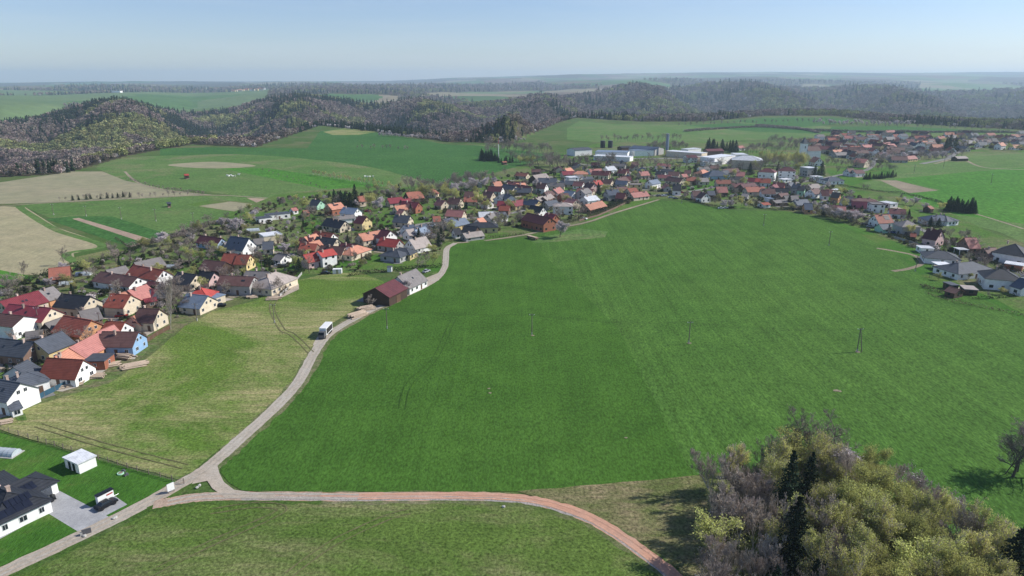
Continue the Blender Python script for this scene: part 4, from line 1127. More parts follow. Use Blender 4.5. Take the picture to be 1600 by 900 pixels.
for (b_, a_), hs in groups.items():
    hs.sort(key=lambda h: h['px'][0])
    for i, h in enumerate(hs):
        l = b_ + ' ' + a_
        if len(hs) > 1: l = b_ + ', ' + (ORD[i + 1] + ' from left ' if i + 1 < len(hs) else 'rightmost ') + a_
        h['label'] = l
        tag(h['o'], l, KN[h['kind']], {'house': 'houses of the village', 'barn': 'barns of the village', 'shed': 'garden sheds and outbuildings', 'industrial_hall': 'halls of the works yard', 'apartment_block': 'apartment blocks', 'carport': 'carports'}[h['kind']])
        h['short'] = (ROOFNAME[h['roof']].replace(' metal', '').replace(' tiled', '') + ' roofed ' + WALLNAME[h['wall']] + ' ' + KN[h['kind']])
# ---- details on particular houses
def on_roof(h, sgn, u0, u1, v0, v1, nx, ny, gap=0.1):
    """solar modules on slope sgn (-1 = local -y), u along ridge 0..1, v up the slope 0..1"""
    hw = h['W'] / 2; rl = h['L']; al = math.atan2(h['rh'], hw); sl_ = math.hypot(hw, h['rh'])
    roof = [c for c in h['o'].children if c.name.startswith('roof')][0]
    for i in range(nx):
        for j in range(ny):
            u = u0 + (i + 0.5) * (u1 - u0) / nx; v = v0 + (j + 0.5) * (v1 - v0) / ny
            m = MB(); m.box((0, 0, 0), ((u1 - u0) * rl / nx - gap, (v1 - v0) * sl_ / ny - gap, 0.05))
            o = m.build('solar_panel', M['panel'], roof)
            o.location = ((u - 0.5) * rl, sgn * hw * (1 - v) * 1.0, h['wh'] + h['rh'] * v + 0.32); o.rotation_euler = (-sgn * al, 0, 0)
            if h['typ'] == 'h' and False: pass
def find(px, py): return min(HOUSES, key=lambda h: (h['px'][0] - px) ** 2 + (h['px'][1] - py) ** 2)
on_roof(find(1180 + 1110 / 5.625, 220 + 665 / 5.625), -1, 0.52, 0.86, 0.3, 0.85, 4, 3, 0.2)
on_roof(find(480 + 235 / 5.625, 240 + 450 / 5.625), -1, 0.3, 0.7, 0.5, 0.75, 3, 1, 0.15)
hb = [h for h in HOUSES if h['typ'] == 'h' and h['roof'] == 'dark' and h['px'][0] < 90 and h['px'][1] > 700]
hb.sort(key=lambda h: h['L'] * h['W'])
# garage door, windows, terrace posts of the bungalow
if len(hb) >= 2:
    gar, main = hb[0], hb[-1]
    m = MB(); m.box((0, 0, 0), (5.2, 0.1, 2.2)); o = m.build('garage_door', ROOF['slate'], gar['o']); o.location = (gar['L'] / 2 - 3.9, -gar['W'] / 2 - 0.08, 1.15)
    on_roof(gar, -1, 0.18, 0.46, 0.12, 0.5, 3, 1, 0.06); on_roof(gar, -1, 0.5, 0.72, 0.15, 0.6, 3, 1, 0.06)
    hw = main['W'] / 2; al = math.atan2(main['rh'], hw); roof = [c for c in main['o'].children if c.name.startswith('roof')][0]
    for (ty, v, wd) in ((-1.5, 0.22, 7.5), (0.6, 0.52, 4.6)):
        m = MB()
        for i in range(5): m.box((0, (i - 2) * wd / 5, 0), (1.75, wd / 5 - 0.08, 0.05))
        o = m.build('solar_panel', M['panel'], roof); o.location = (main['L'] / 2 - hw * v, ty, main['wh'] + main['rh'] * v + 0.36); o.rotation_euler = (0, al, 0)

# ================================================================ TREES
def branches(seed, hgt, spread=0.55, lev=4, nb=(7, 5, 4, 3), r0=0.16, up=0.35, trunk_frac=0.25):
    rr = random.Random(seed); segs = []; tips = []
    def grow(p, d, L, r, l):
        n = 4 if l == 0 else 3; pts = [p]; q = p; dd = d
        for i in range(n):
            dd = (dd + Vector((rr.gauss(0, .13), rr.gauss(0, .13), rr.gauss(0, .06) + up * (0.0 if l == 0 else 0.12)))).normalized()
            q2 = q + dd * L / n; ra = r * (1 - 0.7 * i / n); rb = r * (1 - 0.7 * (i + 1) / n)
            segs.append((q, q2, ra, rb, l)); q = q2; pts.append(q)
        if l >= lev: tips.append((pts[-1], dd)); tips.append((pts[1], dd)); return
        k = nb[min(l, len(nb) - 1)]
        for i in range(k):
            t = (trunk_frac if l == 0 else 0.25) + (1 - (trunk_frac if l == 0 else 0.25)) * (i + rr.random() * .7) / k
            f = min(t * n, n - 0.01); a = pts[int(f)].lerp(pts[int(f) + 1], f - int(f))
            az = rr.uniform(0, 6.28) + i * 2.4; side = Vector((math.cos(az), math.sin(az), rr.uniform(-0.1, 0.5)))
            nd_ = (dd * (1 - spread) * 0.9 + side * spread + Vector((0, 0, up * .6))).normalized()
            ll = L * (0.62 if l == 0 else 0.6) * (1.15 - 0.55 * t) * rr.uniform(.75, 1.15)
            grow(a, nd_, ll, r * 0.45 * (1.2 - .5 * t), l + 1)
    grow(Vector((0, 0, -0.3)), Vector((rr.gauss(0, .04), rr.gauss(0, .04), 1)).normalized(), hgt * 0.86, r0, 0)
    return segs, tips
def tube_arr(segs, n, rmin):
    A = np.array([list(s[0]) for s in segs]); B = np.array([list(s[1]) for s in segs])
    ra = np.maximum([s[2] for s in segs], rmin); rb = np.maximum([s[3] for s in segs], rmin * .8)
    d = B - A; d /= np.linalg.norm(d, axis=1)[:, None] + 1e-9
    h = np.where(np.abs(d[:, 2:3]) > .9, np.array([[1., 0, 0]]), np.array([[0, 0, 1.]])); x = np.cross(d, h); x /= np.linalg.norm(x, axis=1)[:, None]; y = np.cross(d, x)
    out = []
    for i in range(n):
        t0 = 2 * math.pi * i / n; t1 = 2 * math.pi * (i + 1) / n
        f = lambda P, r, t: P + x * (r * math.cos(t))[:, None] + y * (r * math.sin(t))[:, None]
        out.append(np.stack([f(A, ra, t0), f(A, ra, t1), f(B, rb, t1), f(B, rb, t0)], 1))
    return np.concatenate(out).reshape(-1, 3)
def tree_proto(kind, seed, hgt, leaf=None, nleaf=0, lsize=.3, bark='bark', rmin=0.02, lev=4, nb=(8, 5, 4, 3), spread=.55, up=.35, r0=.16, tf=.22, clump=.45, droop=0.0):
    segs, tips = branches(seed, hgt, spread, lev, nb, r0, up, tf)
    big = [s for s in segs if s[4] <= 1]; small = [s for s in segs if s[4] > 1]
    tm = np_mesh('trunk', tube_arr(big, 6, rmin * 1.5), 4, M[bark])
    parts = [('trunk', tm)]
    r = np.random.RandomState(seed)
    tw = tube_arr(small, 3, rmin)
    if leaf:
        tp = np.array([list(t[0]) for t in tips]); ix = r.randint(0, len(tp), nleaf)
        p = tp[ix] + r.normal(size=(nleaf, 3)) * clump; p[:, 2] -= np.abs(r.normal(size=nleaf)) * droop
        lv = quads(p, lsize, r); nl = len(lv) // 4
        parts.append(('crown', np_mesh('crown', np.concatenate([tw, lv]), 4, [M['paletwig' if bark != 'bark' else 'twig'], M[leaf]], np.concatenate([np.zeros(len(tw) // 4, np.int32), np.ones(nl, np.int32)]))))
    else: parts.append(('crown', np_mesh('crown', tw, 4, M['paletwig' if bark != 'bark' else 'twig'])))
    return dict(kind=kind, parts=parts, h=hgt)
def spruce_proto(seed, hgt, w, n=2600, size=.42):
    r = np.random.RandomState(seed); P = []
    nw = int(hgt * 1.9)
    for i in range(nw):
        t = (i + .5) / nw; z = hgt * (0.08 + 0.92 * t); rad = w * (1 - t) ** 0.85 + .12; k = max(4, int(13 * (1 - t) + 4))
        for j in range(k):
            a = 6.28 * (j + r.rand()) / k; L = rad * r.uniform(.75, 1.15); m = max(3, int(n / nw / k * (.4 + 1.2 * (1 - t))))
            s = r.uniform(0.1, 1, m); P.append(np.stack([np.cos(a) * L * s + r.normal(0, .16 * rad * .5, m), np.sin(a) * L * s + r.normal(0, .16 * rad * .5, m), z - .34 * L * s ** 1.3 + r.normal(0, .09, m)], 1))
    P = np.concatenate(P); m = MB(); m.tube((0, 0, -.3), (0, 0, hgt * .97), .018 * hgt, .03, 7)
    return dict(kind='spruce', parts=[('trunk', m.mesh('trunk', M['bark'])), ('crown', np_mesh('crown', quads(P, size, r, .5), 4, M['needle']))], h=hgt)
PR = {}
PR['bare'] = [tree_proto('bare', 100 + i, 11, rmin=.028, nb=(9, 6, 5, 3), spread=.6, lev=4) for i in range(4)]
PR['oak'] = [tree_proto('bare', 130 + i, 13, rmin=.030, nb=(9, 6, 5, 4), spread=.72, lev=4, r0=.32, tf=.18, up=.2) for i in range(2)]
PR['blossom'] = [tree_proto('blossom', 200 + i, 7, 'blossom', 4200, .26, nb=(7, 5, 4, 3), spread=.7, tf=.2, clump=.3) for i in range(3)]
PR['pinkish'] = [tree_proto('blossom', 230 + i, 7, 'twig', 1500, .2, nb=(7, 5, 4, 2), spread=.7, tf=.2, clump=.3) for i in range(1)]
PR['birch'] = [tree_proto('birch', 300 + i, 12, 'catkin', 5200, .17, 'birchbark', .034, nb=(10, 5, 4, 2), spread=.42 + .07 * (i % 3), tf=.2, clump=.3, droop=.45, up=.5) for i in range(5)]
PR['leafing'] = [tree_proto('leafing', 350 + i, 10, 'catkin', 3400, .24, rmin=.025, nb=(9, 6, 4, 3), spread=.6, clump=.35) for i in range(3)]
PR['gold'] = [tree_proto('leafing', 380 + i, 10, 'gold', 9000, .17, rmin=.025, nb=(10, 6, 4, 2), spread=.6, clump=.4) for i in range(2)]
PR['spruce'] = [spruce_proto(400 + i, 13, 3.9 + .4 * i, 3600) for i in range(3)]
PR['thicket'] = [tree_proto('bare', 500 + i, 10, rmin=.028, bark='birchbark', nb=(12, 6, 5, 3), spread=.42, lev=4, r0=.11, tf=.12, up=.5) for i in range(3)]
PR['whitetwig'] = [tree_proto('bare', 520 + i, 9, 'blossom', 420, .2, 'birchbark', rmin=.028, nb=(11, 6, 5, 3), spread=.5, lev=4, r0=.11, tf=.1, clump=.3) for i in range(2)]
TREES = []
TNAME = {'bare': 'bare_tree', 'oak': 'bare_tree', 'blossom': 'blossom_tree', 'pinkish': 'blossom_tree', 'birch': 'birch_tree', 'leafing': 'leafing_tree', 'gold': 'leafing_tree', 'spruce': 'spruce_tree', 'thicket': 'bare_tree', 'whitetwig': 'blossom_tree'}
def plant(kind, loc, hgt, wide=1.0, zone='village', vi=None, z=0.0):
    vi = rnd.randrange(len(PR[kind]))
    TREES.append(dict(kind=kind, vi=vi, rz=rnd.uniform(0, 6.28), wide=wide, h=hgt, c=Vector((loc[0], loc[1])), zone=zone, px=project((loc[0], loc[1], 0))))
def make_tree(t):
    p = PR[t['kind']][t['vi']]; s_ = t['h'] / p['h']
    o = empty(TNAME[t['kind']], (t['c'].x, t['c'].y, 0), t['rz']); o.scale = (s_ * t['wide'], s_ * t['wide'], s_)
    for nm, me_ in p['parts']: link(bpy.data.objects.new(nm, me_), o)
    t['o'] = o
# the grove at the lower right
gp = [(1098, 800), (1098, 765), (1150, 749), (1235, 742), (1310, 742), (1370, 772), (1430, 806), (1500, 856), (1580, 935), (1640, 1040), (1640, 1230), (1380, 1230), (1120, 1170), (1088, 1020), (1092, 900)]
gW = [ground(x, y) for x, y in gp]; gW2 = [(p.x, p.y) for p in gW]
grove = []
def near_any(c, lst, r): return any((c - q).length < r for q in lst)
for px_, py_, kd, hh, wd in [(1190, 748, 'bare', 9, .9), (1247, 735, 'oak', 14.5, .62), (1262, 738, 'oak', 13.5, .6), (1232, 740, 'oak', 14, .5), (1300, 742, 'oak', 13, .85), (1313, 768, 'blossom', 9.5, .95),
                             (1225, 822, 'spruce', 17, .85), (1258, 800, 'spruce', 14, .8), (1232, 905, 'spruce', 17, 1.1), (1205, 962, 'spruce', 10, 1.0), (1265, 960, 'spruce', 11, 1.0), (1310, 1030, 'spruce', 14, 1), (1350, 1060, 'spruce', 10, 1),
                             (1572, 945, 'spruce', 15.5, 1.3), (1628, 960, 'spruce', 13, 1.2), (1582, 745, 'oak', 12, 1.1), (1570, 741, 'bare', 10, .9), (1590, 738, 'bare', 11, 1.1), (1614, 748, 'oak', 12, 1.1)]:
    g_ = ground(px_, py_); plant(kd, g_, hh, wd, 'grove' if px_ < 1570 or py_ > 800 else 'field'); grove.append(Vector((g_.x, g_.y)))
    if kd == 'spruce': grove += [Vector((g_.x + dx_, g_.y + dy_)) for dx_, dy_ in ((1.8, 0), (-1.8, 0), (0, 1.8), (0, -2.4))]
tries = 0; ng_ = 0
x0, x1 = min(p[0] for p in gW2), max(p[0] for p in gW2); y0, y1 = min(p[1] for p in gW2), max(p[1] for p in gW2)
while ng_ < 235 and tries < 30000:
    tries += 1
    c = Vector((rnd.uniform(x0, x1), rnd.uniform(y0, y1)))
    if not inpoly(c.x, c.y, gW2) or near_any(c, grove, 2.5): continue
    px_, py_ = project((c.x, c.y, 0)); u_ = rnd.random()
    tx = px_ + rnd.uniform(-25, 25)
    if tx < 1215: kd = 'thicket' if u_ < .74 else ('whitetwig' if u_ < .84 else ('birch' if u_ < .97 else 'leafing'))
    elif tx < 1300: kd = 'birch' if u_ < .38 else ('thicket' if u_ < .8 else ('leafing' if u_ < .92 else 'bare'))
    elif py_ < 850: kd = 'gold' if u_ < .62 else ('birch' if u_ < .8 else ('whitetwig' if u_ < .9 else 'thicket'))
    else: kd = 'birch' if u_ < .58 else ('gold' if u_ < .84 else ('thicket' if u_ < .97 else 'leafing'))
    hh = rnd.uniform(6.5, 11.8)
    if tx < 1190: hh *= .88
    plant(kd, (c.x, c.y), hh, rnd.uniform(.85, 1.2), 'grove'); grove.append(c); ng_ += 1
# edge of pale twiggy shrubs along the right side of the grove
for i in range(15):
    t = i / 14; px_ = 1395 + 190 * t + rnd.uniform(-4, 4); py_ = 770 + 132 * t + rnd.uniform(-5, 5); g_ = ground(px_, py_)
    plant(rnd.choice(['whitetwig', 'thicket', 'thicket']), g_, rnd.uniform(4.5, 7), 1.1, 'grove')

# yards, paths and paved strips beside the houses
for h in HOUSES:
    if h['c'].length > 800 or h['px'][1] > 640 or rnd.random() < 0.25: continue
    a_ = h['o'].rotation_euler.z; ux = Vector((math.cos(a_), math.sin(a_))); uy = Vector((-ux.y, ux.x)); s_ = rnd.choice((-1, 1)); ext = rnd.uniform(2.5, 5.5)
    q1 = h['c'] - ux * (h['L'] / 2 * rnd.uniform(.5, 1.2)) + uy * s_ * (h['W'] / 2 - .5); LAYER[0] += 1
    pts_ = [q1, q1 + ux * h['L'] * rnd.uniform(.6, 1.1), q1 + ux * h['L'] * rnd.uniform(.6, 1.1) + uy * s_ * ext, q1 + uy * s_ * ext * rnd.uniform(.7, 1.2)]
    m_ = MB(); m_.add([(p.x, p.y, 0.15 + (LAYER[0] % 40) * 0.002) for p in pts_], [(0, 1, 2, 3)] if s_ > 0 else [(3, 2, 1, 0)])
    tag(m_.build('yard', FM[rnd.choice(['dirt', 'gravel', 'asphalt', 'gravel', 'garden'])]), kind='structure')
# trees of the village: notable ones first (photo x, y of the foot, kind, height)
for a in """
Z1 1390 455 bare 15 .8|Z1 1335 575 thicket 16 .35|Z1 1250 420 bare 8 1|Z1 195 185 bare 8 .7|Z1 70 300 bare 8 1.3|Z1 580 630 bare 6 1.3|Z1 510 75 bare 8 1|Z1 910 40 bare 9 .6|Z1 1440 440 bare 6 1.1
Z4 570 385 oak 13 1|Z4 310 250 blossom 7 1.3|Z4 505 160 bare 7 1|Z4 930 140 blossom 8 1.2|Z4 990 110 blossom 6 1|Z4 1250 470 spruce 6 .5|Z4 770 345 leafing 7 .9|Z4 625 410 leafing 6 1|Z4 1330 240 leafing 5 1|Z4 905 415 spruce 6 1.1|Z4 1130 430 gold 4 1.2|Z4 870 680 bare 5 1|Z4 1360 650 bare 4 1.3|Z4 230 270 bare 6 1
Z5 490 110 bare 8 1.3|Z5 420 140 bare 7 1.2|Z5 1510 350 spruce 9 .7|Z5 1540 300 oak 12 .9|Z5 1450 330 bare 8 1|Z5 1330 540 oak 9 1|Z5 1400 520 bare 7 1|Z5 1460 500 leafing 6 1|Z5 1130 790 blossom 5 1.1|Z5 1235 750 blossom 6 1.1|Z5 960 860 bare 5 1.2|Z5 880 530 leafing 5 1|Z5 820 480 bare 5 1|Z5 760 440 blossom 5 1.2|Z5 330 540 leafing 6 1.3|Z5 200 740 bare 7 1.4|Z5 60 760 bare 6 1.3
Z6 240 420 spruce 9 1.1|Z6 200 430 spruce 8 1.2|Z6 340 470 spruce 11 1.2|Z6 380 475 spruce 11 1.2|Z6 425 465 spruce 16 .8|Z6 300 430 spruce 9 1.2|Z6 545 480 leafing 10 1.1|Z6 600 490 leafing 10 1.2|Z6 620 385 bare 8 1|Z6 760 400 bare 9 1.2|Z6 905 330 bare 12 1.1|Z6 1060 440 leafing 14 1.1|Z6 1310 310 bare 11 1.2|Z6 1410 260 bare 10 1|Z6 1450 310 blossom 8 1.2|Z6 1290 360 blossom 8 1|Z6 1190 330 blossom 6 1.3|Z6 640 500 blossom 8 1.2|Z6 1180 790 spruce 10 .7|Z6 1200 740 oak 11 1.1|Z6 910 540 spruce 8 .8|Z6 150 560 bare 8 1.3|Z6 60 560 bare 7 1.4|Z6 250 660 bare 7 1.3|Z6 1100 880 leafing 5 1.3
Z7 215 320 blossom 9 1.1|Z7 330 300 blossom 7 1.1|Z7 60 350 blossom 7 1|Z7 110 370 spruce 4 1|Z7 180 290 bare 12 1.1|Z7 60 280 bare 11 1.2|Z7 260 480 leafing 10 1.2|Z7 350 510 gold 7 1.3|Z7 985 735 blossom 9 1.15|Z7 1150 580 oak 11 1.1|Z7 1000 600 bare 9 1.3|Z7 930 620 bare 7 1.2|Z7 1320 350 spruce 9 .9|Z7 1070 110 spruce 9 .8|Z7 1100 110 spruce 9 .8|Z7 750 170 bare 12 .8|Z7 860 90 bare 11 1|Z7 770 300 blossom 6 1.1|Z7 640 470 leafing 7 1.3|Z7 560 500 leafing 7 1.3|Z7 700 480 leafing 6 1.2|Z7 460 660 bare 8 1.2|Z7 500 640 bare 8 1.2|Z7 420 600 blossom 6 1
R1 820 300 spruce 10 .9|R1 590 270 bare 13 1|R1 650 200 bare 9 1|R1 460 470 leafing 6 1.2|R1 430 460 bare 6 1.2|R1 940 560 bare 5 1.2|R1 1000 570 bare 5 1.2|R1 1070 590 blossom 5 1.3|R1 1130 590 blossom 5 1.2|R1 1230 575 leafing 6 1.2|R1 1290 590 leafing 5 1|R1 1180 540 leafing 4 1|R1 1300 300 spruce 12 1|R1 1335 260 gold 9 1.2|R1 1550 270 spruce 10 .7|R1 320 240 bare 10 1|R1 470 240 bare 10 1|R1 1180 320 leafing 7 1|R1 860 390 leafing 6 1|R1 930 380 leafing 5 1.2
R2 295 570 spruce 8 1.1|R2 520 320 spruce 12 .9|R2 580 310 spruce 14 .9|R2 550 330 spruce 9 .9|R2 195 270 spruce 9 .7|R2 620 660 blossom 7 1.3|R2 660 680 pinkish 7 1.4|R2 700 690 blossom 7 1.3|R2 740 700 blossom 7 1.3|R2 790 710 pinkish 7 1.3|R2 840 720 blossom 7 1.2|R2 890 710 blossom 6 1.2|R2 600 660 spruce 7 1|R2 1350 680 spruce 5 1|R2 950 440 bare 5 1.2|R2 990 440 bare 5 1|R2 250 310 leafing 7 1.4|R2 380 290 leafing 9 1.2|R2 710 290 bare 7 1|R2 1280 540 bare 6 1.2|R2 1320 560 blossom 5 1.2|R2 1390 570 blossom 6 1.3|R2 1240 560 leafing 5 1.3|R2 1480 610 blossom 5 1|R2 830 520 pinkish 6 1.2|R2 850 480 blossom 4 1.3
R3 1130 420 oak 8 1.1|R3 750 190 spruce 6 1.6|R3 820 200 spruce 6 1.6|R3 560 100 spruce 5 .9|R3 1010 300 pinkish 5 1.3|R3 1060 380 bare 6 1|R3 890 60 spruce 8 1|R3 860 80 leafing 7 1.2|R3 1180 730 bare 4 1.4|R3 1390 790 leafing 3 1.5|R3 1250 830 bare 3 1.5|R3 1500 700 leafing 4 1.3|R3 1540 760 bare 4 1.2|R3 1330 460 leafing 4 1.3|R3 1460 470 spruce 4 .7|R3 1500 475 spruce 4 .7|R3 1540 480 spruce 4 .7|R3 1080 660 leafing 3 1.4|R3 940 640 bare 3 1.4|R3 820 665 leafing 3 1.4|R3 1440 720 leafing 4 1.4
""".replace('\n', '|').split('|'):
    a = a.split()
    if len(a) < 5: continue
    plant(a[3], G(a[0], float(a[1]), float(a[2])), float(a[4]), float(a[5]) if len(a) > 5 else 1.0)
# rows and clumps: kind, count, x0 y0 x1 y1, jitter, height
for kd, n, xa, ya, xb, yb, jt, hh in [
    ('spruce', 11, 1104, 234, 1148, 238, 2.5, 14), ('spruce', 16, 1350, 281, 1398, 277, 1.8, 6), ('spruce', 20, 1480, 329, 1522, 333, 3, 8.5), ('spruce', 13, 750, 252, 800, 254, 2, 7),
    ('bare', 22, 940, 221, 1062, 219, 2, 9), ('bare', 34, 1012, 236, 1072, 232, 5, 9), ('oak', 14, 800, 252, 870, 260, 5, 12), ('bare', 26, 860, 262, 960, 262, 6, 12), ('oak', 26, 960, 262, 1240, 270, 6, 12),
    ('birch', 30, 1188, 258, 1262, 262, 6, 12), ('bare', 30, 1160, 240, 1270, 232, 5, 10), ('bare', 18, 758, 238, 830, 240, 6, 12), ('spruce', 14, 752, 250, 778, 252, 2, 11), ('leafing', 6, 815, 258, 830, 258, 3, 8),
    ('bare', 8, 830, 239, 860, 238, 3, 10), ('blossom', 40, 592, 213, 700, 219, 1, 5), ('blossom', 28, 700, 219, 820, 221, 1, 5),
    ('bare', 10, 560, 233, 640, 235, 1, 6), ('birch', 26, 490, 274, 625, 297, 2, 4.5), ('birch', 12, 490, 272, 545, 283, 3, 4),
    ('spruce', 10, 113, 313, 205, 308, .8, 4), ('bare', 22, 95, 314, 290, 306, .8, 4), ('bare', 22, 200, 282, 250, 296, 1, 2.5), ('bare', 26, 255, 297, 320, 305, 1, 3), ('bare', 18, 412, 268, 540, 306, 1, 2.5),
    ('bare', 26, 1400, 268, 1290, 258, 3, 7), ('oak', 26, 1330, 252, 1500, 245, 5, 9), ('blossom', 14, 1380, 252, 1480, 246, 4, 7), ('spruce', 5, 1478, 236, 1490, 233, 2, 18), ('blossom', 22, 1500, 228, 1600, 226, 5, 7), ('bare', 34, 1280, 226, 1600, 222, 10, 8),
    ('bare', 22, 1200, 222, 1270, 230, 5, 9), ('leafing', 14, 1470, 226, 1600, 236, 5, 8), ('blossom', 26, 1270, 194, 1420, 196, 2.5, 8), ('bare', 26, 1060, 197, 1300, 190, 1.5, 8), ('bare', 24, 1300, 196, 1600, 206, 1.5, 8),
    ('bare', 20, 700, 300, 640, 296, 5, 8), ('leafing', 10, 690, 302, 720, 320, 6, 8), ('bare', 24, 700, 292, 770, 285, 5, 8), ('blossom', 10, 705, 300, 770, 290, 4, 6)]:
    for i in range(n):
        t = (i + rnd.uniform(-.3, .3)) / max(1, n - 1); x = xa + (xb - xa) * t + rnd.uniform(-1, 1); y = ya + (yb - ya) * t + rnd.uniform(-jt, jt) * .6
        g_ = ground(x, y)
        if not clear_of(Vector((g_.x, g_.y)), 1.0): continue
        plant(kd, g_, hh * rnd.uniform(.7, 1.2), rnd.uniform(.8, 1.2), 'row')
vp = [(0, 455), (100, 425), (250, 385), (330, 350), (430, 312), (560, 300), (640, 300), (700, 292), (850, 262), (1000, 262), (1200, 268), (1300, 292), (1400, 328), (1500, 372), (1590, 420), (1590, 440), (1400, 378), (1290, 338), (1140, 318), (1030, 303), (900, 345), (830, 355), (700, 372), (690, 398), (600, 398), (560, 425), (440, 432), (290, 492), (150, 570), (60, 612), (0, 610)]
tries = 0; nt_ = 0
while nt_ < 330 and tries < 20000:
    tries += 1
    x = rnd.uniform(0, 1590); y = rnd.uniform(258, 612)
    if not inpoly(x, y, vp) or rnd.random() > (0.25 + 0.75 * min(1, ((y - 150) / 190.0) ** -1.5 if y > 250 else 1)): continue
    g_ = ground(x, y); c = Vector((g_.x, g_.y))
    if not clear_of(c, 1.2): continue
    u_ = rnd.random(); kd = 'bare' if u_ < .56 else ('leafing' if u_ < .80 else ('blossom' if u_ < .85 else ('spruce' if u_ < .92 else 'oak')))
    plant(kd, c, rnd.uniform(3.5, 7.5) * (1.15 if kd == 'oak' else 1), rnd.uniform(.9, 1.4)); nt_ += 1
# garden shrubs
def shrub_mesh(seed, matn, n=420):
    r = np.random.RandomState(seed); return np_mesh('shrub', cloud(n, .9, .8, .75, .22, seed), 4, M[matn])
SH = [shrub_mesh(1, 'shrub'), shrub_mesh(2, 'hedge'), shrub_mesh(3, 'shrub'), shrub_mesh(5, 'twig'), shrub_mesh(6, 'blossom')]
SHN = ['olive', 'dark green', 'olive', 'grey twiggy', 'white flowering']
SHRUBS = []
tries = 0
while len(SHRUBS) < 290 and tries < 20000:
    tries += 1
    x = rnd.uniform(0, 1590); y = rnd.uniform(270, 612)
    if not inpoly(x, y, vp): continue
    g_ = ground(x, y); c = Vector((g_.x, g_.y))
    if not clear_of(c, 0.2): continue
    i = rnd.choice((0, 0, 1, 1, 2, 3, 3, 3, 1, 4)); s_ = rnd.uniform(.7, 1.9)
    o = inst('shrub', SH[i], None, (c.x, c.y, 0), (s_ * rnd.uniform(.8, 1.7), s_ * rnd.uniform(.8, 1.5), s_), rnd.uniform(0, 6.28))
    SHRUBS.append(dict(o=o, kind=SHN[i], c=c, px=project((c.x, c.y, 0)), h=s_ * 1.5, zone='village'))
# hedges and brush belts
HN = [0]
def hedge(pts, w_, h_, matn, label, reg='P', dens=5.0, size=.42, name='hedge'):
    W = cat([G(reg, x, y) for x, y in pts], False, 5); r = np.random.RandomState(HN[0] + 60); HN[0] += 1; out = []
    for a, b in zip(W[:-1], W[1:]):
        L = (b - a).length; n = max(4, int(L * w_ * h_ * dens)); t = r.rand(n)
        p = np.stack([a.x + (b.x - a.x) * t + r.normal(0, w_ * .28, n), a.y + (b.y - a.y) * t + r.normal(0, w_ * .28, n), r.uniform(0.05, 1, n) ** .8 * h_ * r.uniform(.7, 1.15)], 1)
        out.append(quads(p, size, r))
    o = mobj(name, np_mesh(name, np.concatenate(out), 4, M[matn])); return tag(o, label, 'hedge', 'hedges and brush between the plots')
hedge([(0, 455), (30, 444), (60, 434), (105, 420), (150, 411), (190, 400), (225, 385), (262, 373), (300, 362)], 3.2, 2.4, 'hedge', 'long brown brush hedge between the pale stubble field and the left gardens')
hedge([(200, 388), (250, 378), (300, 364), (330, 352), (352, 347)], 4, 3, 'twig', 'grey twiggy brush along the field track left of the village')
hedge([(232, 396), (270, 405), (300, 415)], 2.2, 1.6, 'hedge', 'dark hedge crossing the garden behind the red roofed farmhouse')
hedge([(345, 356), (380, 366), (405, 372)], 2.2, 1.8, 'hedge', 'dark hedge behind the maroon roofed pale blue house')
hedge([(62, 562), (85, 552), (105, 540)], 2.5, 2, 'hedge', 'green hedge beside the long yellow farmhouse')
hedge([(545, 432), (590, 426), (640, 420), (690, 418)], 2.5, 1.8, 'hedge', 'low dark hedge under the gardens above the red barn')
hedge([(438, 436), (460, 428), (452, 446), (440, 462)], 2.5, 1.8, 'shrub', 'weedy hedge beside the fence of the tan hipped house')
hedge([(840, 357), (880, 350), (905, 344), (940, 333), (985, 315), (1020, 308)], 3, 2, 'shrub', 'brushy bank between the orange roofed barn and the field path')
hedge([(925, 335), (960, 322), (1000, 306)], 6, 3, 'hedge', 'dark green thicket below the dark gabled houses at the field corner')
hedge([(1062, 310), (1085, 315), (1110, 323), (1150, 327)], 3, 1.8, 'hedge', 'dark hedge at the field corner under the orchard')
hedge([(1160, 316), (1195, 327), (1240, 328), (1255, 327)], 2.4, 1.6, 'hedge', 'clipped hedge along the wheat field below the village centre')
hedge([(1275, 332), (1300, 340), (1325, 347), (1340, 353)], 4, 3.2, 'shrub', 'flowering brush belt at the field edge in front of the pink roofs')
hedge([(1400, 368), (1440, 382), (1470, 388), (1500, 396), (1530, 405), (1570, 420), (1610, 432)], 2.4, 2.0, 'hedge', 'long dark hedge between the upper houses and the new bungalows')
hedge([(1310, 290), (1360, 298), (1420, 305), (1470, 318), (1490, 330)], 2.4, 1.8, 'hedge', 'dark hedge between the right hand row and the meadows')
hedge([(1525, 448), (1555, 446), (1590, 440)], 2, 1.5, 'shrub', 'light green hedge below the black roofed villa')
hedge([(1520, 468), (1560, 466), (1600, 462)], 1.6, 1.3, 'hedge', 'low dark hedge at the lower edge of the last garden on the right')
hedge([(1440, 447), (1460, 455), (1490, 462), (1500, 458)], 2.5, 1.8, 'shrub', 'scrubby hedge around the timber sheds')
hedge([(700, 378), (740, 374), (790, 370), (820, 366)], 2.2, 1.5, 'shrub', 'garden hedge along the upper left edge of the big wheat field')
hedge([(835, 262), (862, 270), (880, 262)], 3, 2.2, 'hedge', 'brush beside the tan roofed barn at the rear of the village')
hedge([(90, 655), (150, 680), (220, 715)], .4, .2, 'shrub', 'line of tall dry grass along the mesh fence', dens=20, size=.2)
hedge([(180, 372), (1, 380)][:1] + [(210, 392)], 1.5, 1.0, 'shrub', 'short weedy hedge beside the lone field tree')
hedge([(-60, 452), (0, 455)], 3, 2.4, 'twig', 'grey brush at the left edge of the picture beside the stubble')
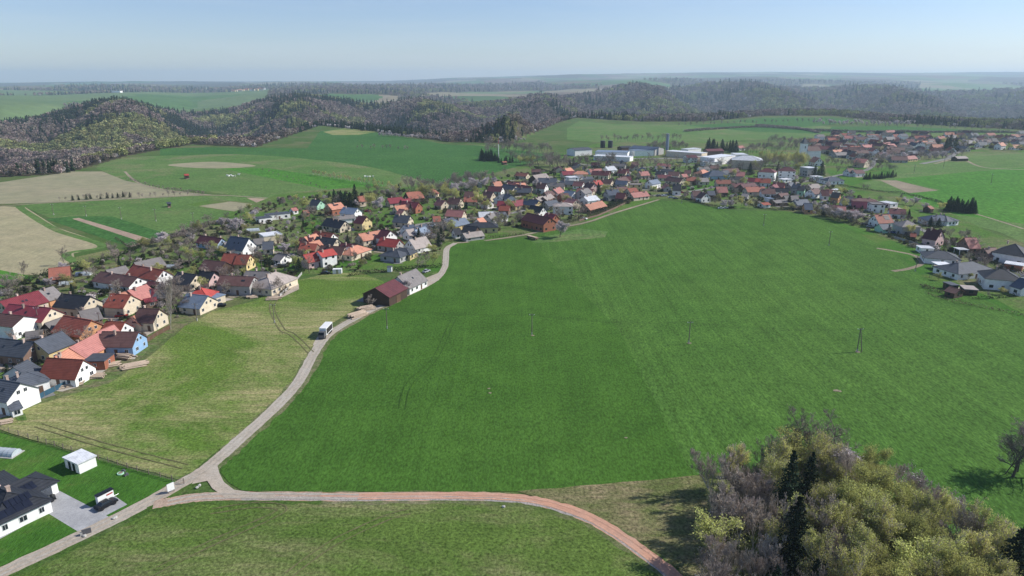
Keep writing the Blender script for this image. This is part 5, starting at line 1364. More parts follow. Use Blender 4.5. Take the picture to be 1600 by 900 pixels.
hedge([(1070, 206), (1180, 199), (1300, 206), (1420, 207), (1600, 208)], 5, 4, 'twig', 'long dark field hedge across the far meadows behind the village', dens=1.2, size=1.2)
hedge([(1180, 197), (1240, 201), (1280, 208)], 5, 4, 'twig', 'short dark field hedge on the far rise', dens=1.2, size=1.2)
# the 290 largest of each kind are trees of their own, the small far rest is one mass
def merged(p, nm):
    vs = []; fs = []; mats = []; mi = []
    me2 = bpy.data.meshes.new(nm); off = 0; V = []; MI = []
    for _, me_ in p['parts']:
        n = len(me_.vertices); a = np.empty(n * 3, np.float32); me_.vertices.foreach_get('co', a); a = a.reshape(-1, 3)
        li = np.empty(len(me_.loops), np.int32); me_.loops.foreach_get('vertex_index', li); V.append(a[li] if len(me_.loops) % 4 == 0 else a[li][:len(me_.loops) // 4 * 4])
        k_ = np.empty(len(me_.polygons), np.int32); me_.polygons.foreach_get('material_index', k_); MI.append((k_ + len(mats))[:len(V[-1]) // 4]); mats += list(me_.materials)
    return np_mesh(nm, np.concatenate(V), 4, mats, np.concatenate(MI))
rcol = bpy.data.collections.new('far_tree_kinds'); RI = {}; n_ = 0
for k_ in ('bare', 'oak', 'thicket', 'blossom', 'whitetwig'):
    for v_ in range(min(2, len(PR[k_]))):
        rcol.objects.link(bpy.data.objects.new('t%02d' % n_, merged(PR[k_][v_], 'far_' + k_))); RI[(k_, v_)] = n_; n_ += 1
REST = []
for fam in set(TNAME.values()):
    ts = [t for t in TREES if TNAME[t['kind']] == fam]
    ts.sort(key=lambda t: -t['h'] * t['wide'] / max(1, t['c'].length))
    for i, t in enumerate(ts):
        if i < 290 or (t['kind'], t['vi'] % 2) not in RI: make_tree(t)
        else: REST.append(t)
TREES = [t for t in TREES if 'o' in t]
def rest_scatter(lst, label, name):
    P_ = np.array([[t['c'].x, t['c'].y, 0] for t in lst]); sc_ = np.array([t['h'] / PR[t['kind']][0]['h'] for t in lst]); rz_ = np.array([t['rz'] for t in lst])
    ki_ = np.array([RI[(t['kind'], t['vi'] % 2)] for t in lst], np.int32)
    scatter(name, P_, rz_, sc_, ki_, label, rcol, 'trees')
if REST: rest_scatter(REST, 'small bare and flowering trees of the far hedgerows, orchards and gardens', 'distant_trees')
# shrubbery and weeds of the gardens, too many to count
scol = bpy.data.collections.new('shrub_kinds')
for i_, m_ in enumerate(SH): scol.objects.link(bpy.data.objects.new('s%d' % i_, m_))
r_ = np.random.RandomState(77); pp = []
while len(pp) < 3400:
    x = rnd.uniform(0, 1600); y = rnd.uniform(212, 612)
    if not (inpoly(x, y, vp) or inpoly(x, y, farpoly) or inpoly(x, y, cenpoly)): continue
    if y > 330 and rnd.random() < 0.35: continue
    g_ = ground(x, y); c = Vector((g_.x, g_.y))
    if clear_of(c, -1.0): pp.append((c.x, c.y, 0.05))
pp = np.array(pp); scatter('shrubbery', pp, r_.uniform(0, 6.28, len(pp)), r_.uniform(.4, 1.5, len(pp)) * np.clip(pp[:, 1] / 420, .6, 2.0), r_.choice([0, 0, 1, 1, 2, 3, 3, 1, 2, 3, 0, 4], len(pp)).astype(np.int32), 'low brush, flower beds and weeds between the village houses', scol, 'brush')
# label plants by what they stand beside
def rel(c):
    best = min(HOUSES, key=lambda h: (h['c'] - c).length); bx = best['px'][0]; px_ = project((c.x, c.y, 0)); by = project((best['c'].x, best['c'].y, 0))
    dx = px_[0] - by[0]; dy = px_[1] - by[1]
    side = ('right of' if dx > 0 else 'left of') if abs(dx) > abs(dy) * 1.3 else ('behind' if dy < 0 else 'in front of')
    return side, best
TD = {'bare': 'bare tree', 'oak': 'broad bare tree', 'blossom': 'white blossom tree', 'pinkish': 'pinkish blossom tree', 'birch': 'olive green birch', 'leafing': 'budding olive tree', 'gold': 'golden leafing tree',
      'spruce': 'dark green spruce', 'thicket': 'many-stemmed bare tree', 'whitetwig': 'pale grey budding tree'}
TG = {'bare': 'bare trees', 'oak': 'broad bare trees', 'blossom': 'blossom trees', 'pinkish': 'blossom trees', 'birch': 'birches', 'leafing': 'budding trees', 'gold': 'golden green trees', 'spruce': 'spruces', 'thicket': 'grey bare trees', 'whitetwig': 'pale grey trees'}
lab = {}
for t_ in TREES:
    x, y = t_['px']; k_ = TD[t_['kind']]; sz = 'tall ' if t_['h'] > 10 else ('small ' if t_['h'] < 5 else '')
    if t_['zone'] == 'grove':
        where = 'at left edge of the grove' if x < 1165 else ('along top edge of the grove' if y < 790 else ('on right flank of the grove' if x > 1450 else ('in middle of the grove' if y < 900 else 'at near side of the grove')))
        base = sz + k_ + ' ' + where; key = base
    elif t_['zone'] == 'field' or (y > 650): base = sz + k_ + ' in the wheat at right edge'
    elif x < 640 and y < 320 : base = sz + k_ + ' among the far fields on the left'
    elif y < 215: base = sz + k_ + ' in the hedgerows of the far meadows'
    else:
        side, b_ = rel(t_['c']); base = '%s%s %s %s %s' % (sz, k_, side, b_['short'], b_['area'])
        if len(base.split()) > 16: base = '%s%s %s the %s' % (sz, k_, side, b_['short'])
    t_['base'] = base; lab.setdefault(base, []).append(t_)
for s_ in SHRUBS:
    side, b_ = rel(s_['c']); base = '%s shrub %s %s %s' % (s_['kind'], side, b_['short'], b_['area'])
    if len(base.split()) > 16: base = '%s shrub %s the %s' % (s_['kind'], side, b_['short'])
    s_['base'] = base; lab.setdefault(base, []).append(s_)
for base, ts in lab.items():
    ts.sort(key=lambda t: t['px'][0])
    for i, t_ in enumerate(ts):
        l = base
        if len(ts) > 1:
            o_ = 'leftmost ' if i == 0 else ('rightmost ' if i == len(ts) - 1 else (ORD[i + 1] + ' from left, ' if i + 1 < len(ORD) else '%dth from left, ' % (i + 1)))
            l = o_ + base
        if len(l.split()) > 16: l = ' '.join(l.replace(' the ', ' ').split()[:16])
        kk = t_['kind']
        tag(t_['o'], l, 'shrub' if t_['o'].name.startswith('shrub') else 'tree', 'garden shrubs' if t_['o'].name.startswith('shrub') else TG[kk])
# ================================================================ SMALL THINGS
# power poles
def pole(px, py, hgt, label, arms=1, lit=False, leanx=0.0):
    g_ = ground(px, py); o = empty('utility_pole', (g_.x, g_.y, 0)); m = MB()
    m.tube((0, 0, -.3), (leanx, 0, hgt), .17, .11, 8); m.build('pole', M['pole'], o)
    m = MB(); m.box((leanx, 0, hgt - .5), (1.9, .12, .12)); m.build('crossarm', M['steel'], o)
    for x in (-.85, 0, .85):
        m = MB(); m.tube((x + leanx, 0, hgt - .44), (x + leanx, 0, hgt - .18), .07, .05, 6); m.build('insulator', M['whitepaint'], o)
    m = MB(); m.box((0, 0, .5), (.34, .34, 1.3)); m.build('footing', M['concrete'], o)
    return tag(o, label, 'pole', 'utility poles of the overhead line')
poles = [(605, 514, 8, 'wooden utility pole beside the gravel road bend'), (831, 524, 8, 'wooden utility pole in the middle of the big wheat field'), (1076, 537, 8, 'wooden utility pole in the wheat field, between two other poles'),
         (1339, 550, 8.4, 'double wooden utility pole in the right of the big wheat field'), (1295, 384, 8, 'utility pole in the wheat field below the flowering brush'), (1193, 353, 7.5, 'utility pole in the wheat field under the clipped hedge'),
         (429, 505, 7.5, 'utility pole on the meadow below the tan hipped house'), (84, 336, 7.5, 'leftmost utility pole in the left pasture'), (135, 338, 7, 'utility pole in the left pasture above the bare soil strip'),
         (190, 343, 8, 'third utility pole across the left pasture'), (244, 346, 8, 'fourth utility pole across the left pasture'), (303, 352, 8, 'utility pole near the track at the right of the left pasture'),
         (1474, 262, 9, 'utility pole in the bright meadow by the far road'), (1548, 288, 9, 'utility pole in the bright meadow near the right edge'), (1428, 270, 8, 'utility pole at the meadow edge behind the spruce clump'),
         (1430, 424, 7.5, 'utility pole on the dirt patch left of the slate bungalow'), (63, 515, 8.5, 'grey utility pole beside the crimson farmhouse'), (176, 492, 8, 'dark utility pole beside the village road'), (155, 482, 6.5, 'utility pole right of the black roofed house'),
         (158, 517, 7, 'utility pole behind the blue house'), (550, 378, 8, 'utility pole in front of the white gabled house'), (410, 425, 6, 'utility pole by the village road near the conifer'), (1065, 318, 6, 'utility pole at the top corner of the wheat field'), (308, 502, 7, 'utility pole with a white box at the meadow corner')]
for a in poles:
    o = pole(*a)
    if a[0] == 1339:
        m = MB(); m.tube((1.6, 0, -.3), (.1, 0, 8.2), .16, .11, 8); m.build('strut', M['pole'], o)
def wire(name, p, q, n, sag, label, offs=(-.85, 0, .85)):
    a = ground(*p[:2]); b = ground(*q[:2]); m = MB(); d = (b - a); s_ = Vector((-d.y, d.x, 0)).normalized()
    for of in offs:
        pr = None
        for i in range(n + 1):
            t = i / n; v = a.lerp(b, t) + Vector((0, 0, p[2] * (1 - t) + q[2] * t - 4 * sag * t * (1 - t))) + s_ * of
            if pr is not None: m.tube(pr, v, .013, .013, 4, cap=False)
            pr = v
    o = m.build(name, M['black']); return tag(o, label, 'power line', 'overhead power lines')
wire('power_line', (605, 514, 7.7), (831, 524, 7.7), 12, 1.2, 'overhead wires from the road bend pole into the big wheat field')
wire('power_line', (831, 524, 7.7), (1076, 537, 7.7), 12, 1.2, 'overhead wires between the two middle poles of the big wheat field')
wire('power_line', (1076, 537, 7.7), (1339, 550, 8.1), 12, 1.4, 'overhead wires leading to the double pole on the right')
wire('power_line', (605, 514, 7.7), (429, 505, 7.2), 10, 1.2, 'overhead wires from the road bend pole over the dry meadow')
wire('power_line', (308, 502, 7), (158, 517, 7), 10, 1.0, 'overhead wires above the roofs right of the blue house', (-.3, .3))
wire('power_line', (308, 502, 7), (410, 425, 6), 10, 1.0, 'overhead wires above the grey and tan houses', (-.3, .3))
# mast with red lights and works chimney
g_ = ground(779, 247); o = empty('radio_mast', (g_.x, g_.y, 0)); m = MB(); m.tube((0, 0, 0), (0, 0, 16), .5, .3, 6); m.build('lattice', M['whitepaint'], o); m = MB(); m.tube((0, 0, 16), (0, 0, 22), .45, .25, 6); m.build('top_section', ROOF['red'], o); tag(o, 'thin red and white mast at the wood edge behind the village', 'mast')
g_ = G('R5', 965, 200); o = empty('works_chimney', (g_.x, g_.y, 0)); m = MB(); m.tube((0, 0, 0), (0, 0, 24), 1.8, 1.7, 12); m.build('stack', ROOF['bluegrey'], o); m = MB(); m.tube((0, 0, 24.02), (0, 0, 24.9), 1.95, 1.95, 12); m.build('rim', M['steel'], o)
m = MB(); m.tube((0, 0, 1), (0, 0, 6), 2.0, 2.0, 12); m.build('yellow_band', WALL['yellow'], o); tag(o, 'blue grey works chimney with a yellow foot behind the village', 'chimney')
for i, x in enumerate((645, 683)):
    g_ = G('R5', x, 163); o = empty('silo', (g_.x, g_.y, 0)); m = MB(); m.tube((0, 0, 0), (0, 0, 9), 3.1, 3.1, 20); m.build('tank', ROOF['dark'], o); m = MB(); m.tube((0, 0, 9.02), (0, 0, 9.6), 3.15, .6, 20); m.build('cap', ROOF['slate'], o)
    tag(o, ('left' if i == 0 else 'right') + ' of the two black silos in the works yard', 'silo', 'black silos')
# church with a white tower
g_ = G('R2', 415, 158); o = empty('church', (g_.x, g_.y, 0), R(10))
m = MB(); m.box((0, 0, 8.5), (6, 6, 17)); m.build('tower', WALL['white'], o)
m = MB(); m.add([(-3.3, -3.3, 17.02), (3.3, -3.3, 17.02), (3.3, 3.3, 17.02), (-3.3, 3.3, 17.02), (0, 0, 24)], [(0, 3, 2, 1), (0, 1, 4), (1, 2, 4), (2, 3, 4), (3, 0, 4)]); m.build('spire', ROOF['slate'], o)
m = MB(); m.box((11, 0, 4.5), (16, 9, 9)); m.build('nave', WALL['white'], o)
m = MB(); m.add([(2.8, -5, 9.02), (19.5, -5, 9.02), (19.5, 5, 9.02), (2.8, 5, 9.02), (3.4, 0, 13.5), (18, 0, 13.5)], [(0, 3, 2, 1), (0, 1, 5, 4), (1, 2, 5), (2, 3, 4, 5), (3, 0, 4)]); m.build('roof', ROOF['brown'], o)
for z in (6, 13):
    m = MB(); m.box((0, -3.05, z), (1.1, .1, 2.2)); m.build('window', M['glass'], o)
tag(o, 'white church with a square tower and dark pointed spire', 'church')

# vehicles
CARP = {k: simple('car_paint_' + k, c, .3, .03) for k, c in [('black', (.012, .013, .016)), ('white', (.72, .72, .72)), ('silver', (.38, .39, .41)), ('red', (.35, .02, .02)), ('blue', (.03, .07, .22)), ('grey', (.1, .1, .11))]}
def car_meshes(paint):
    m = MB(); prof = [(-2.1, .35), (-2.15, .75), (-1.95, .95), (-1.2, 1.0), (-.6, 1.42), (.75, 1.45), (1.6, .98), (2.05, .85), (2.1, .4)]
    # lower body from profile, cabin narrower
    lo = [(-2.1, .3), (-2.15, .7), (-1.95, .92), (1.55, .95), (2.05, .8), (2.12, .35)]
    for pts, w0, w1 in ((lo, .86, .8),):
        n = len(pts); vs = [(x, -w0, z) for x, z in pts] + [(x, w0, z) for x, z in pts]
        m.add(vs, [tuple(range(n - 1, -1, -1)), tuple(range(n, 2 * n))] + [(i, (i + 1) % n, n + (i + 1) % n, n + i) for i in range(n)])
    m.add([(-1.5, -.76, .93), (1.05, -.76, .95), (1.05, .76, .95), (-1.5, .76, .93), (-.95, -.6, 1.42), (.45, -.6, 1.45), (.45, .6, 1.45), (-.95, .6, 1.42)], [(4, 5, 6, 7)])
    body = m.mesh('body', CARP[paint])
    g = MB(); g.add([(-1.5, -.76, .93), (1.05, -.76, .95), (1.05, .76, .95), (-1.5, .76, .93), (-.95, -.6, 1.415), (.45, -.6, 1.445), (.45, .6, 1.445), (-.95, .6, 1.415)], [(0, 1, 5, 4), (1, 2, 6, 5), (2, 3, 7, 6), (3, 0, 4, 7)])
    wh = MB(); wh.tube((0, -.11, 0), (0, .11, 0), .32, .32, 12)
    hl = MB(); hl.box((0, 0, 0), (.06, .3, .14))
    return body, g.mesh('windows', M['glass']), wh.mesh('wheel', M['black']), hl.mesh('headlight', M['frame'])
CM = {k: car_meshes(k) for k in CARP}
NC = {}
def car(loc, rz, paint, label, parts=True, s_=1.0):
    o = empty('parked_car', (loc[0], loc[1], .17), rz); o.scale = (s_,) * 3
    b_, g2, w2_, hl = CM[paint]
    link(bpy.data.objects.new('body', b_), o); link(bpy.data.objects.new('windows', g2), o)
    for x in (-1.3, 1.3):
        for y in (-.8, .8): inst('wheel', w2_, o, (x, y, .32))
    if parts:
        for y in (-.55, .55): inst('headlight', hl, o, (2.08, y, .66))
    return tag(o, label, 'car', 'parked cars')
g_ = G('Z3', 345, 412, .6); car(g_, R(40), 'black', 'black car parked half under the eaves of the bungalow')
# pickup with an advertising board trailer on the drive
g_ = G('Z3', 830, 440, .6); a_ = math.atan2((G('Z3', 905, 398, .6) - G('Z3', 770, 468, .6)).y, (G('Z3', 905, 398, .6) - G('Z3', 770, 468, .6)).x)
car(g_, a_, 'black', 'black car beside the boxy trailer at the end of the drive')
g2_ = G('Z3', 815, 402, 1.0); o = empty('advertising_trailer', (g2_.x, g2_.y + .3, .12), a_)
m = MB(); m.box((0, 0, 1.35), (3.3, .9, 1.9)); m.build('box_body', M['whitepaint'], o)
m = MB(); m.box((0, 0, 2.42), (3.5, 1.1, .22)); m.build('lid', CARP['black'], o)
m = MB(); m.box((.8, -.48, 1.75), (1.3, .04, .3)); m.build('red_strip', ROOF['red'], o)
for x in (-.6, .6):
    m = MB(); m.tube((x, -.5, .3), (x, -.35, .3), .3, .3, 12); m.build('wheel', M['black'], o)
m = MB(); m.tube((1.65, 0, .5), (2.8, 0, .45), .06, .05, 6); m.build('drawbar', M['steel'], o)
tag(o, 'white box trailer with black lid at the end of the drive', 'trailer')
sh_ = find((565 + 676) / 10, 700 + 65 / 5); m = MB(); m.box((0, 0, 0), (1.0, .06, 2.0)); me_ = m.mesh('door', M['glass'])
for dx_ in (-.9, .8):
    q_ = inst('door', me_, sh_['o'], (dx_, -sh_['W'] / 2 - .02, 1.05))
# lorry by the road bend
g_ = ground(509, 524); o = empty('box_truck', (g_.x, g_.y, .14), math.atan2((ground(516, 517) - ground(503, 531)).y, (ground(516, 517) - ground(503, 531)).x))
m = MB(); m.box((.8, 0, 2.1), (6.6, 2.4, 2.5)); m.build('cargo_box', M['whitepaint'], o)
m = MB(); m.box((.8, 0, 3.38), (6.7, 2.5, .08)); m.build('roof_cap', M['frame'], o)
m = MB(); m.add([(-4.4, -1.1, .5), (-4.4, 1.1, .5), (-2.6, 1.1, .5), (-2.6, -1.1, .5), (-4.4, -1.1, 1.5), (-4.4, 1.1, 1.5), (-2.6, 1.1, 2.5), (-2.6, -1.1, 2.5), (-3.9, -1.0, 2.45), (-3.9, 1.0, 2.45)],
                 [(0, 1, 2, 3), (0, 4, 5, 1), (4, 8, 9, 5), (8, 7, 6, 9), (0, 3, 7, 8, 4), (1, 5, 9, 6, 2), (2, 6, 7, 3)]); m.build('cab', CARP['grey'], o)
m = MB(); m.add([(-4.42, -.95, 1.55), (-4.42, .95, 1.55), (-4.0, .9, 2.35), (-4.0, -.9, 2.35)], [(0, 1, 2, 3), (3, 2, 1, 0)]); m.build('windscreen', M['glass'], o)
m = MB(); m.box((.8, 1.23, 2.1), (5.9, .04, 1.7)); m.box((.8, -1.23, 2.1), (5.9, .04, 1.9)); m.build('dark_side_panel', CARP['black'], o)
m = MB(); m.box((0, 0, .7), (8, 1.0, .3)); m.build('chassis', M['black'], o)
for x in (-3.4, 1.6, 2.9):
    for y in (-1, 1):
        m = MB(); m.tube((x, y - .14, .48), (x, y + .14, .48), .48, .48, 12); m.build('wheel', M['black'], o)
tag(o, 'box lorry with white roof parked beside the gravel road bend', 'lorry')
# long timber trailer at the top of the strip
g_ = ground(832, 374); o = empty('farm_trailer', (g_.x, g_.y, .1), R(-50)); m = MB(); m.box((0, 0, 1.1), (7.5, 2.2, .9)); m.build('load_bed', WALL['brown'], o); m = MB(); m.box((0, 0, 1.58), (7.2, 1.9, .1)); m.build('planks', M['log'], o)
for x in (-2.5, 2.5):
    for y in (-.9, .9):
        m = MB(); m.tube((x, y - .12, .4), (x, y + .12, .4), .42, .42, 10); m.build('wheel', M['black'], o)
tag(o, 'brown farm trailer parked at the top edge of the wheat field', 'trailer')
# cars through the village
cars = [('Z4', 815, 785, 20, 'black', 'dark car beside the blue grey roofed cottage'), ('Z4', 1330, 430, 15, 'silver', 'silver car on the village road by the wall'), ('Z4', 1370, 436, 15, 'grey', 'grey car parked behind the silver one'),
        ('Z5', 575, 575, 5, 'black', 'black car beside the small white container'), ('Z5', 1320, 690, 30, 'silver', 'silver car beside the white walled barn'), ('Z5', 1410, 560, 60, 'silver', 'silver car on the farmyard apron'),
        ('Z1', 950, 480, 10, 'red', 'red car in the yard left of the conifer'), ('Z7', 1195, 580, -30, 'white', 'white car at the field path gate'), ('Z7', 1375, 510, -15, 'black', 'black car under the orange roofed barn'),
        ('R1', 550, 490, 10, 'white', 'white car on the track at the field corner'), ('R1', 610, 505, 0, 'silver', 'silver car right of the white one at the field corner'), ('R1', 650, 515, 0, 'grey', 'grey car at the field corner'),
        ('R2', 590, 552, -20, 'white', 'white car in the street behind the black roofed orange house'), ('R2', 630, 560, -20, 'silver', 'silver car in the street behind the orange house'), ('R2', 860, 718, -10, 'grey', 'grey car under the flowering brush'),
        ('R2', 960, 745, -25, 'black', 'black car left of the solar roofed house'), ('R2', 1010, 762, -25, 'silver', 'silver car in front of the solar roofed house'), ('R2', 1160, 808, -25, 'black', 'black car right of the green shed'),
        ('R2', 1220, 815, -25, 'blue', 'blue car right of the green shed'), ('R2', 1190, 812, -25, 'white', 'white car between two others by the green shed'), ('R3', 1400, 420, -20, 'white', 'white car beside the black roofed villa'),
        ('Z6', 1100, 640, 10, 'white', 'white car in the yard left of the big dark tree'), ('Z6', 1080, 655, 10, 'silver', 'silver car in the yard left of the big dark tree'), ('Z6', 1030, 580, 8, 'white', 'white car on the village road'),
        ('Z6', 530, 515, 0, 'red', 'red car under the spruces'), ('R1', 1050, 600, 5, 'white', 'white car in the orchard'), ('R1', 1085, 598, 5, 'silver', 'silver car in the orchard'), ('R1', 1130, 596, 0, 'black', 'black car in the orchard'),
        ('R1', 700, 460, 10, 'red', 'red car by the white gabled house'), ('R1', 500, 490, 20, 'grey', 'grey car by the field track'), ('R1', 1160, 492, 10, 'white', 'white car below the timber gabled house'), ('R1', 1180, 482, 10, 'blue', 'blue car below the timber gabled house')]
for rg, x, y, a, p_, l in cars: car(G(rg, x, y), R(a), p_, l, False)
# notice board, greenhouses, play things
g_ = G('Z3', 1340, 350); o = empty('notice_board', (g_.x, g_.y, .1), R(52)); m = MB(); m.box((0, 0, 1.35), (1.5, .12, 1.7)); m.build('panel', M['whitepaint'], o)
for x in (-.6, .6):
    m = MB(); m.box((x, 0, .25), (.12, .1, .5)); m.build('leg', M['pole'], o)
tag(o, 'blank white notice board beside the gravel road', 'notice board')
def tunnel(rg, x, y, L, W_, a, label, name='greenhouse'):
    g_ = G(rg, x, y); o = empty(name, (g_.x, g_.y, .1), R(a)); m = MB(); n = 10; vs = []
    for xx in (-L / 2, L / 2):
        for i in range(n + 1): t = math.pi * i / n; vs.append((xx, W_ / 2 * math.cos(t), (W_ / 2) * .85 * math.sin(t) + .15))
    fs = [(i, i + 1, n + 2 + i, n + 1 + i) for i in range(n)] + [tuple(range(n, -1, -1)), tuple(range(n + 1, 2 * n + 2))]; m.add(vs, fs); m.build('foil_cover', M['foil'], o)
    m = MB()
    for k in range(5):
        xx = -L / 2 + L * k / 4
        for i in range(n):
            t0 = math.pi * i / n; t1 = math.pi * (i + 1) / n; r_ = W_ / 2 + .03
            m.tube((xx, r_ * math.cos(t0), r_ * .85 * math.sin(t0) + .16), (xx, r_ * math.cos(t1), r_ * .85 * math.sin(t1) + .16), .03, .03, 4)
    m.build('hoops', M['steel'], o); m = MB(); m.box((0, 0, .08), (L + .8, W_ + .8, .12)); m.build('base', M['concrete'], o)
    return tag(o, label, 'greenhouse')
tunnel('Z2', 60, 850, 5.0, 3.0, -8, 'small foil greenhouse on the lawn at the left edge')
tunnel('Z1', 655, 150, 6, 3.2, 10, 'pale foil greenhouse behind the terracotta roofed barn')
tunnel('Z4', 1100, 118, 7, 3.2, 20, 'white foil greenhouse in the pasture beside the flat villa')
tunnel('Z1', 520, 222, 5, 3, 20, 'low foil tunnel under the terracotta roofed barn')
tunnel('Z4', 385, 440, 6, 3, 8, 'grey foil tunnel behind the black roofed cream house')
g_ = G('Z3', 943, 205); o = empty('garden_sandpit', (g_.x, g_.y, .12)); m = MB(); m.tube((0, 0, 0), (0, 0, .25), .7, .7, 14); m.build('rim', WALL['green'], o); m = MB(); m.tube((0, 0, .252), (0, 0, .27), .5, .5, 14); m.build('sand', FM['dirt'], o); tag(o, 'round mint green sandpit on the lawn', 'sandpit')
for i, (x, y, l) in enumerate(((965, 190, 'dark garden toy beside the round sandpit'), (988, 218, 'small dark toy in front of the round sandpit'))):
    g_ = G('Z3', x, y); m = MB(); m.box((0, 0, .25), (.9, .5, .3)); m.box((.1, 0, .5), (.4, .4, .25)); m.tube((-.3, -.3, .15), (-.3, .3, .15), .15, .15, 8); m.tube((.3, -.3, .15), (.3, .3, .15), .15, .15, 8)
    o = m.build('garden_toy', CARP['grey']); o.location = (g_.x, g_.y, .1); o.rotation_euler = (0, 0, i); tag(o, l, 'toy')
g_ = G('Z3', 680, 675); o = empty('mailbox_post', (g_.x, g_.y, .1), R(35)); m = MB(); m.box((0, 0, .6), (1.6, .25, 1.1)); m.build('box', CARP['grey'], o); m = MB(); m.box((-.9, 0, .35), (.4, .4, .7)); m.build('pillar', M['concrete'], o); tag(o, 'grey meter box and post at the mouth of the drive', 'meter box')
# boulders
def rock(seed, s_):
    r = random.Random(seed); m = MB(); ico = [(0, 0, -1), (.72, -.53, -.45), (-.28, -.85, -.45), (-.89, 0, -.45), (-.28, .85, -.45), (.72, .53, -.45), (.28, -.85, .45), (-.72, -.53, .45), (-.72, .53, .45), (.28, .85, .45), (.89, 0, .45), (0, 0, 1)]
    f = [(0, 1, 2), (1, 0, 5), (0, 2, 3), (0, 3, 4), (0, 4, 5), (1, 5, 10), (2, 1, 6), (3, 2, 7), (4, 3, 8), (5, 4, 9), (1, 10, 6), (2, 6, 7), (3, 7, 8), (4, 8, 9), (5, 9, 10), (6, 10, 11), (7, 6, 11), (8, 7, 11), (9, 8, 11), (10, 9, 11)]
    m.add([(x * s_ * r.uniform(.7, 1.2), y * s_ * r.uniform(.7, 1.2), z * s_ * .7 * r.uniform(.7, 1.2) + s_ * .4) for x, y, z in ico], f); return m.mesh('boulder', M['concrete'])
RK = [rock(i, .45) for i in range(4)]
rk = [('Z3', 893, 555, 'boulder at the corner of lawn and drive'), ('Z3', 905, 548, 'smaller boulder at the corner of lawn and drive'), ('Z3', 1540, 315, 'boulder on the grass island by the junction'), ('Z3', 1560, 300, 'second boulder on the grass island by the junction'), ('Z3', 662, 695, 'white boulder at the mouth of the drive'), ('P', 787, 793, 'white boulder beside the red road')]
for i, (rg, x, y, l) in enumerate(rk):
    g_ = G(rg, x, y); o = bpy.data.objects.new('boulder', RK[i % 4]); link(o); o.location = (g_.x, g_.y, .08); o.rotation_euler = (0, 0, i); tag(o, l, 'boulder', 'boulders by the drive and roads')
# log piles: each log is a thing
LG = []
for i in range(4):
    m = MB(); m.tube((-2.6, 0, 0), (2.6, .1 * i, 0), .24, .18, 8); LG.append(m.mesh('log', M['log']))
NL = {}
def logs(rg, x, y, ang, n, layers, label, L=1.0, spread=.5):
    g_ = G(rg, x, y); k = 0; a0 = R(ang)
    for ly in range(layers):
        for i in range(n - ly):
            off = (i - (n - ly - 1) / 2) * spread + rnd.uniform(-.1, .1); k += 1; al = rnd.uniform(-1.0, 1.0)
            o = bpy.data.objects.new('log', rnd.choice(LG)); link(o)
            o.location = (g_.x - math.sin(a0) * off + math.cos(a0) * al, g_.y + math.cos(a0) * off + math.sin(a0) * al, .35 + ly * .42); o.rotation_euler = (0, rnd.uniform(-.03, .03), a0 + rnd.uniform(-.1, .1)); o.scale = (L, 1.15, 1.15)
            where = ('bottom', 'second', 'third', 'top')[ly]
            tag(o, '%s log, %s layer, %s' % (ORD[i + 1], where, label), 'log', 'logs of the ' + label)
logs('P', 560, 494, 42, 9, 3, 'big timber pile by the road bend', 1.25)
logs('P', 572, 484, 35, 7, 3, 'grey timber pile behind the big one', 1.0)
logs('Z1', 1050, 865, 35, 8, 2, 'long timber stack at the left meadow corner', 1.3, .55)
logs('Z1', 970, 800, -20, 7, 3, 'timber heap beside the blue house', .9)
logs('Z1', 870, 860, 30, 6, 2, 'grey timber heap beside the brick shed', .8)
logs('Z2', 745, 250, 5, 7, 2, 'plank stack under the red roofed house', .9)
logs('Z2', 560, 320, 30, 4, 2, 'boards along the blue fence', 1.2)
logs('Z2', 30, 612, 35, 4, 2, 'short logs at the left edge', .5)
logs('Z4', 1280, 720, 10, 7, 2, 'weathered timber pile below the tan house', .9)
logs('Z4', 1090, 705, 15, 6, 2, 'firewood below the grey house', .6)
# fences
def fence(pts, hgt, mat, label, reg='P', solid=True, step=2.4, name='fence', th=.08, mesh_rows=3):
    W = [G(reg, x, y) for x, y in pts]; o = empty(name, (W[0].x, W[0].y, .1)); base = W[0]; m = MB(); npost = 0
    for a, b in zip(W[:-1], W[1:]):
        a = Vector((a.x - base.x, a.y - base.y)); b = Vector((b.x - base.x, b.y - base.y)); d = b - a; L = d.length; n = max(1, int(L / step)); an = math.atan2(d.y, d.x)
        mid = (a + b) / 2
        if solid: m.box((mid.x, mid.y, hgt / 2 + .05), (L, th, hgt - .1), rz=an)
        else:
            for k in range(mesh_rows): m.box((mid.x, mid.y, hgt * (k + 1) / mesh_rows - .08), (L, .04, .04), rz=an)
            q_ = int(L / .6)
            for k in range(q_): p = a + d * (k + .5) / q_; m.box((p.x, p.y, hgt / 2), (.025, .025, hgt), rz=an)
        for k in range(n + 1):
            p = a + d * k / n
            if npost < 98: pm = MB(); pm.box((p.x, p.y, hgt / 2 + .08), (.12, .12, hgt + .15), rz=an); pm.build('post', M['pole'], o); npost += 1
    m.build('panel' if solid else 'wire_mesh', mat, o); return tag(o, label, 'fence')
fence([(0, 672), (60, 690), (140, 714), (215, 737), (288, 757)], 1.3, M['pole'], 'thin wire mesh fence between the dry meadow and the mown lawn', solid=False, step=3)
fence([(210, 487), (350, 400), (515, 322)], 1.6, simple('blue_fence', (.03, .085, .13), .7, .15), 'dark blue panel fence at the edge of the white house garden', 'Z2')
fence([(1135, 690), (1230, 625), (1330, 572)], 1.6, M['door'], 'brown board fence beside the blue house', 'Z1')
fence([(880, 633), (920, 612), (1000, 555), (1060, 515)], 1.0, M['concrete'], 'grey wall and fence at the edge of the gardens below the tan house', 'Z4') if False else None
fence([(1335, 700), (1400, 640), (1480, 560), (1530, 500)], 1.2, WALL['grey'], 'weathered fence between the tan house and the meadow', 'Z4')
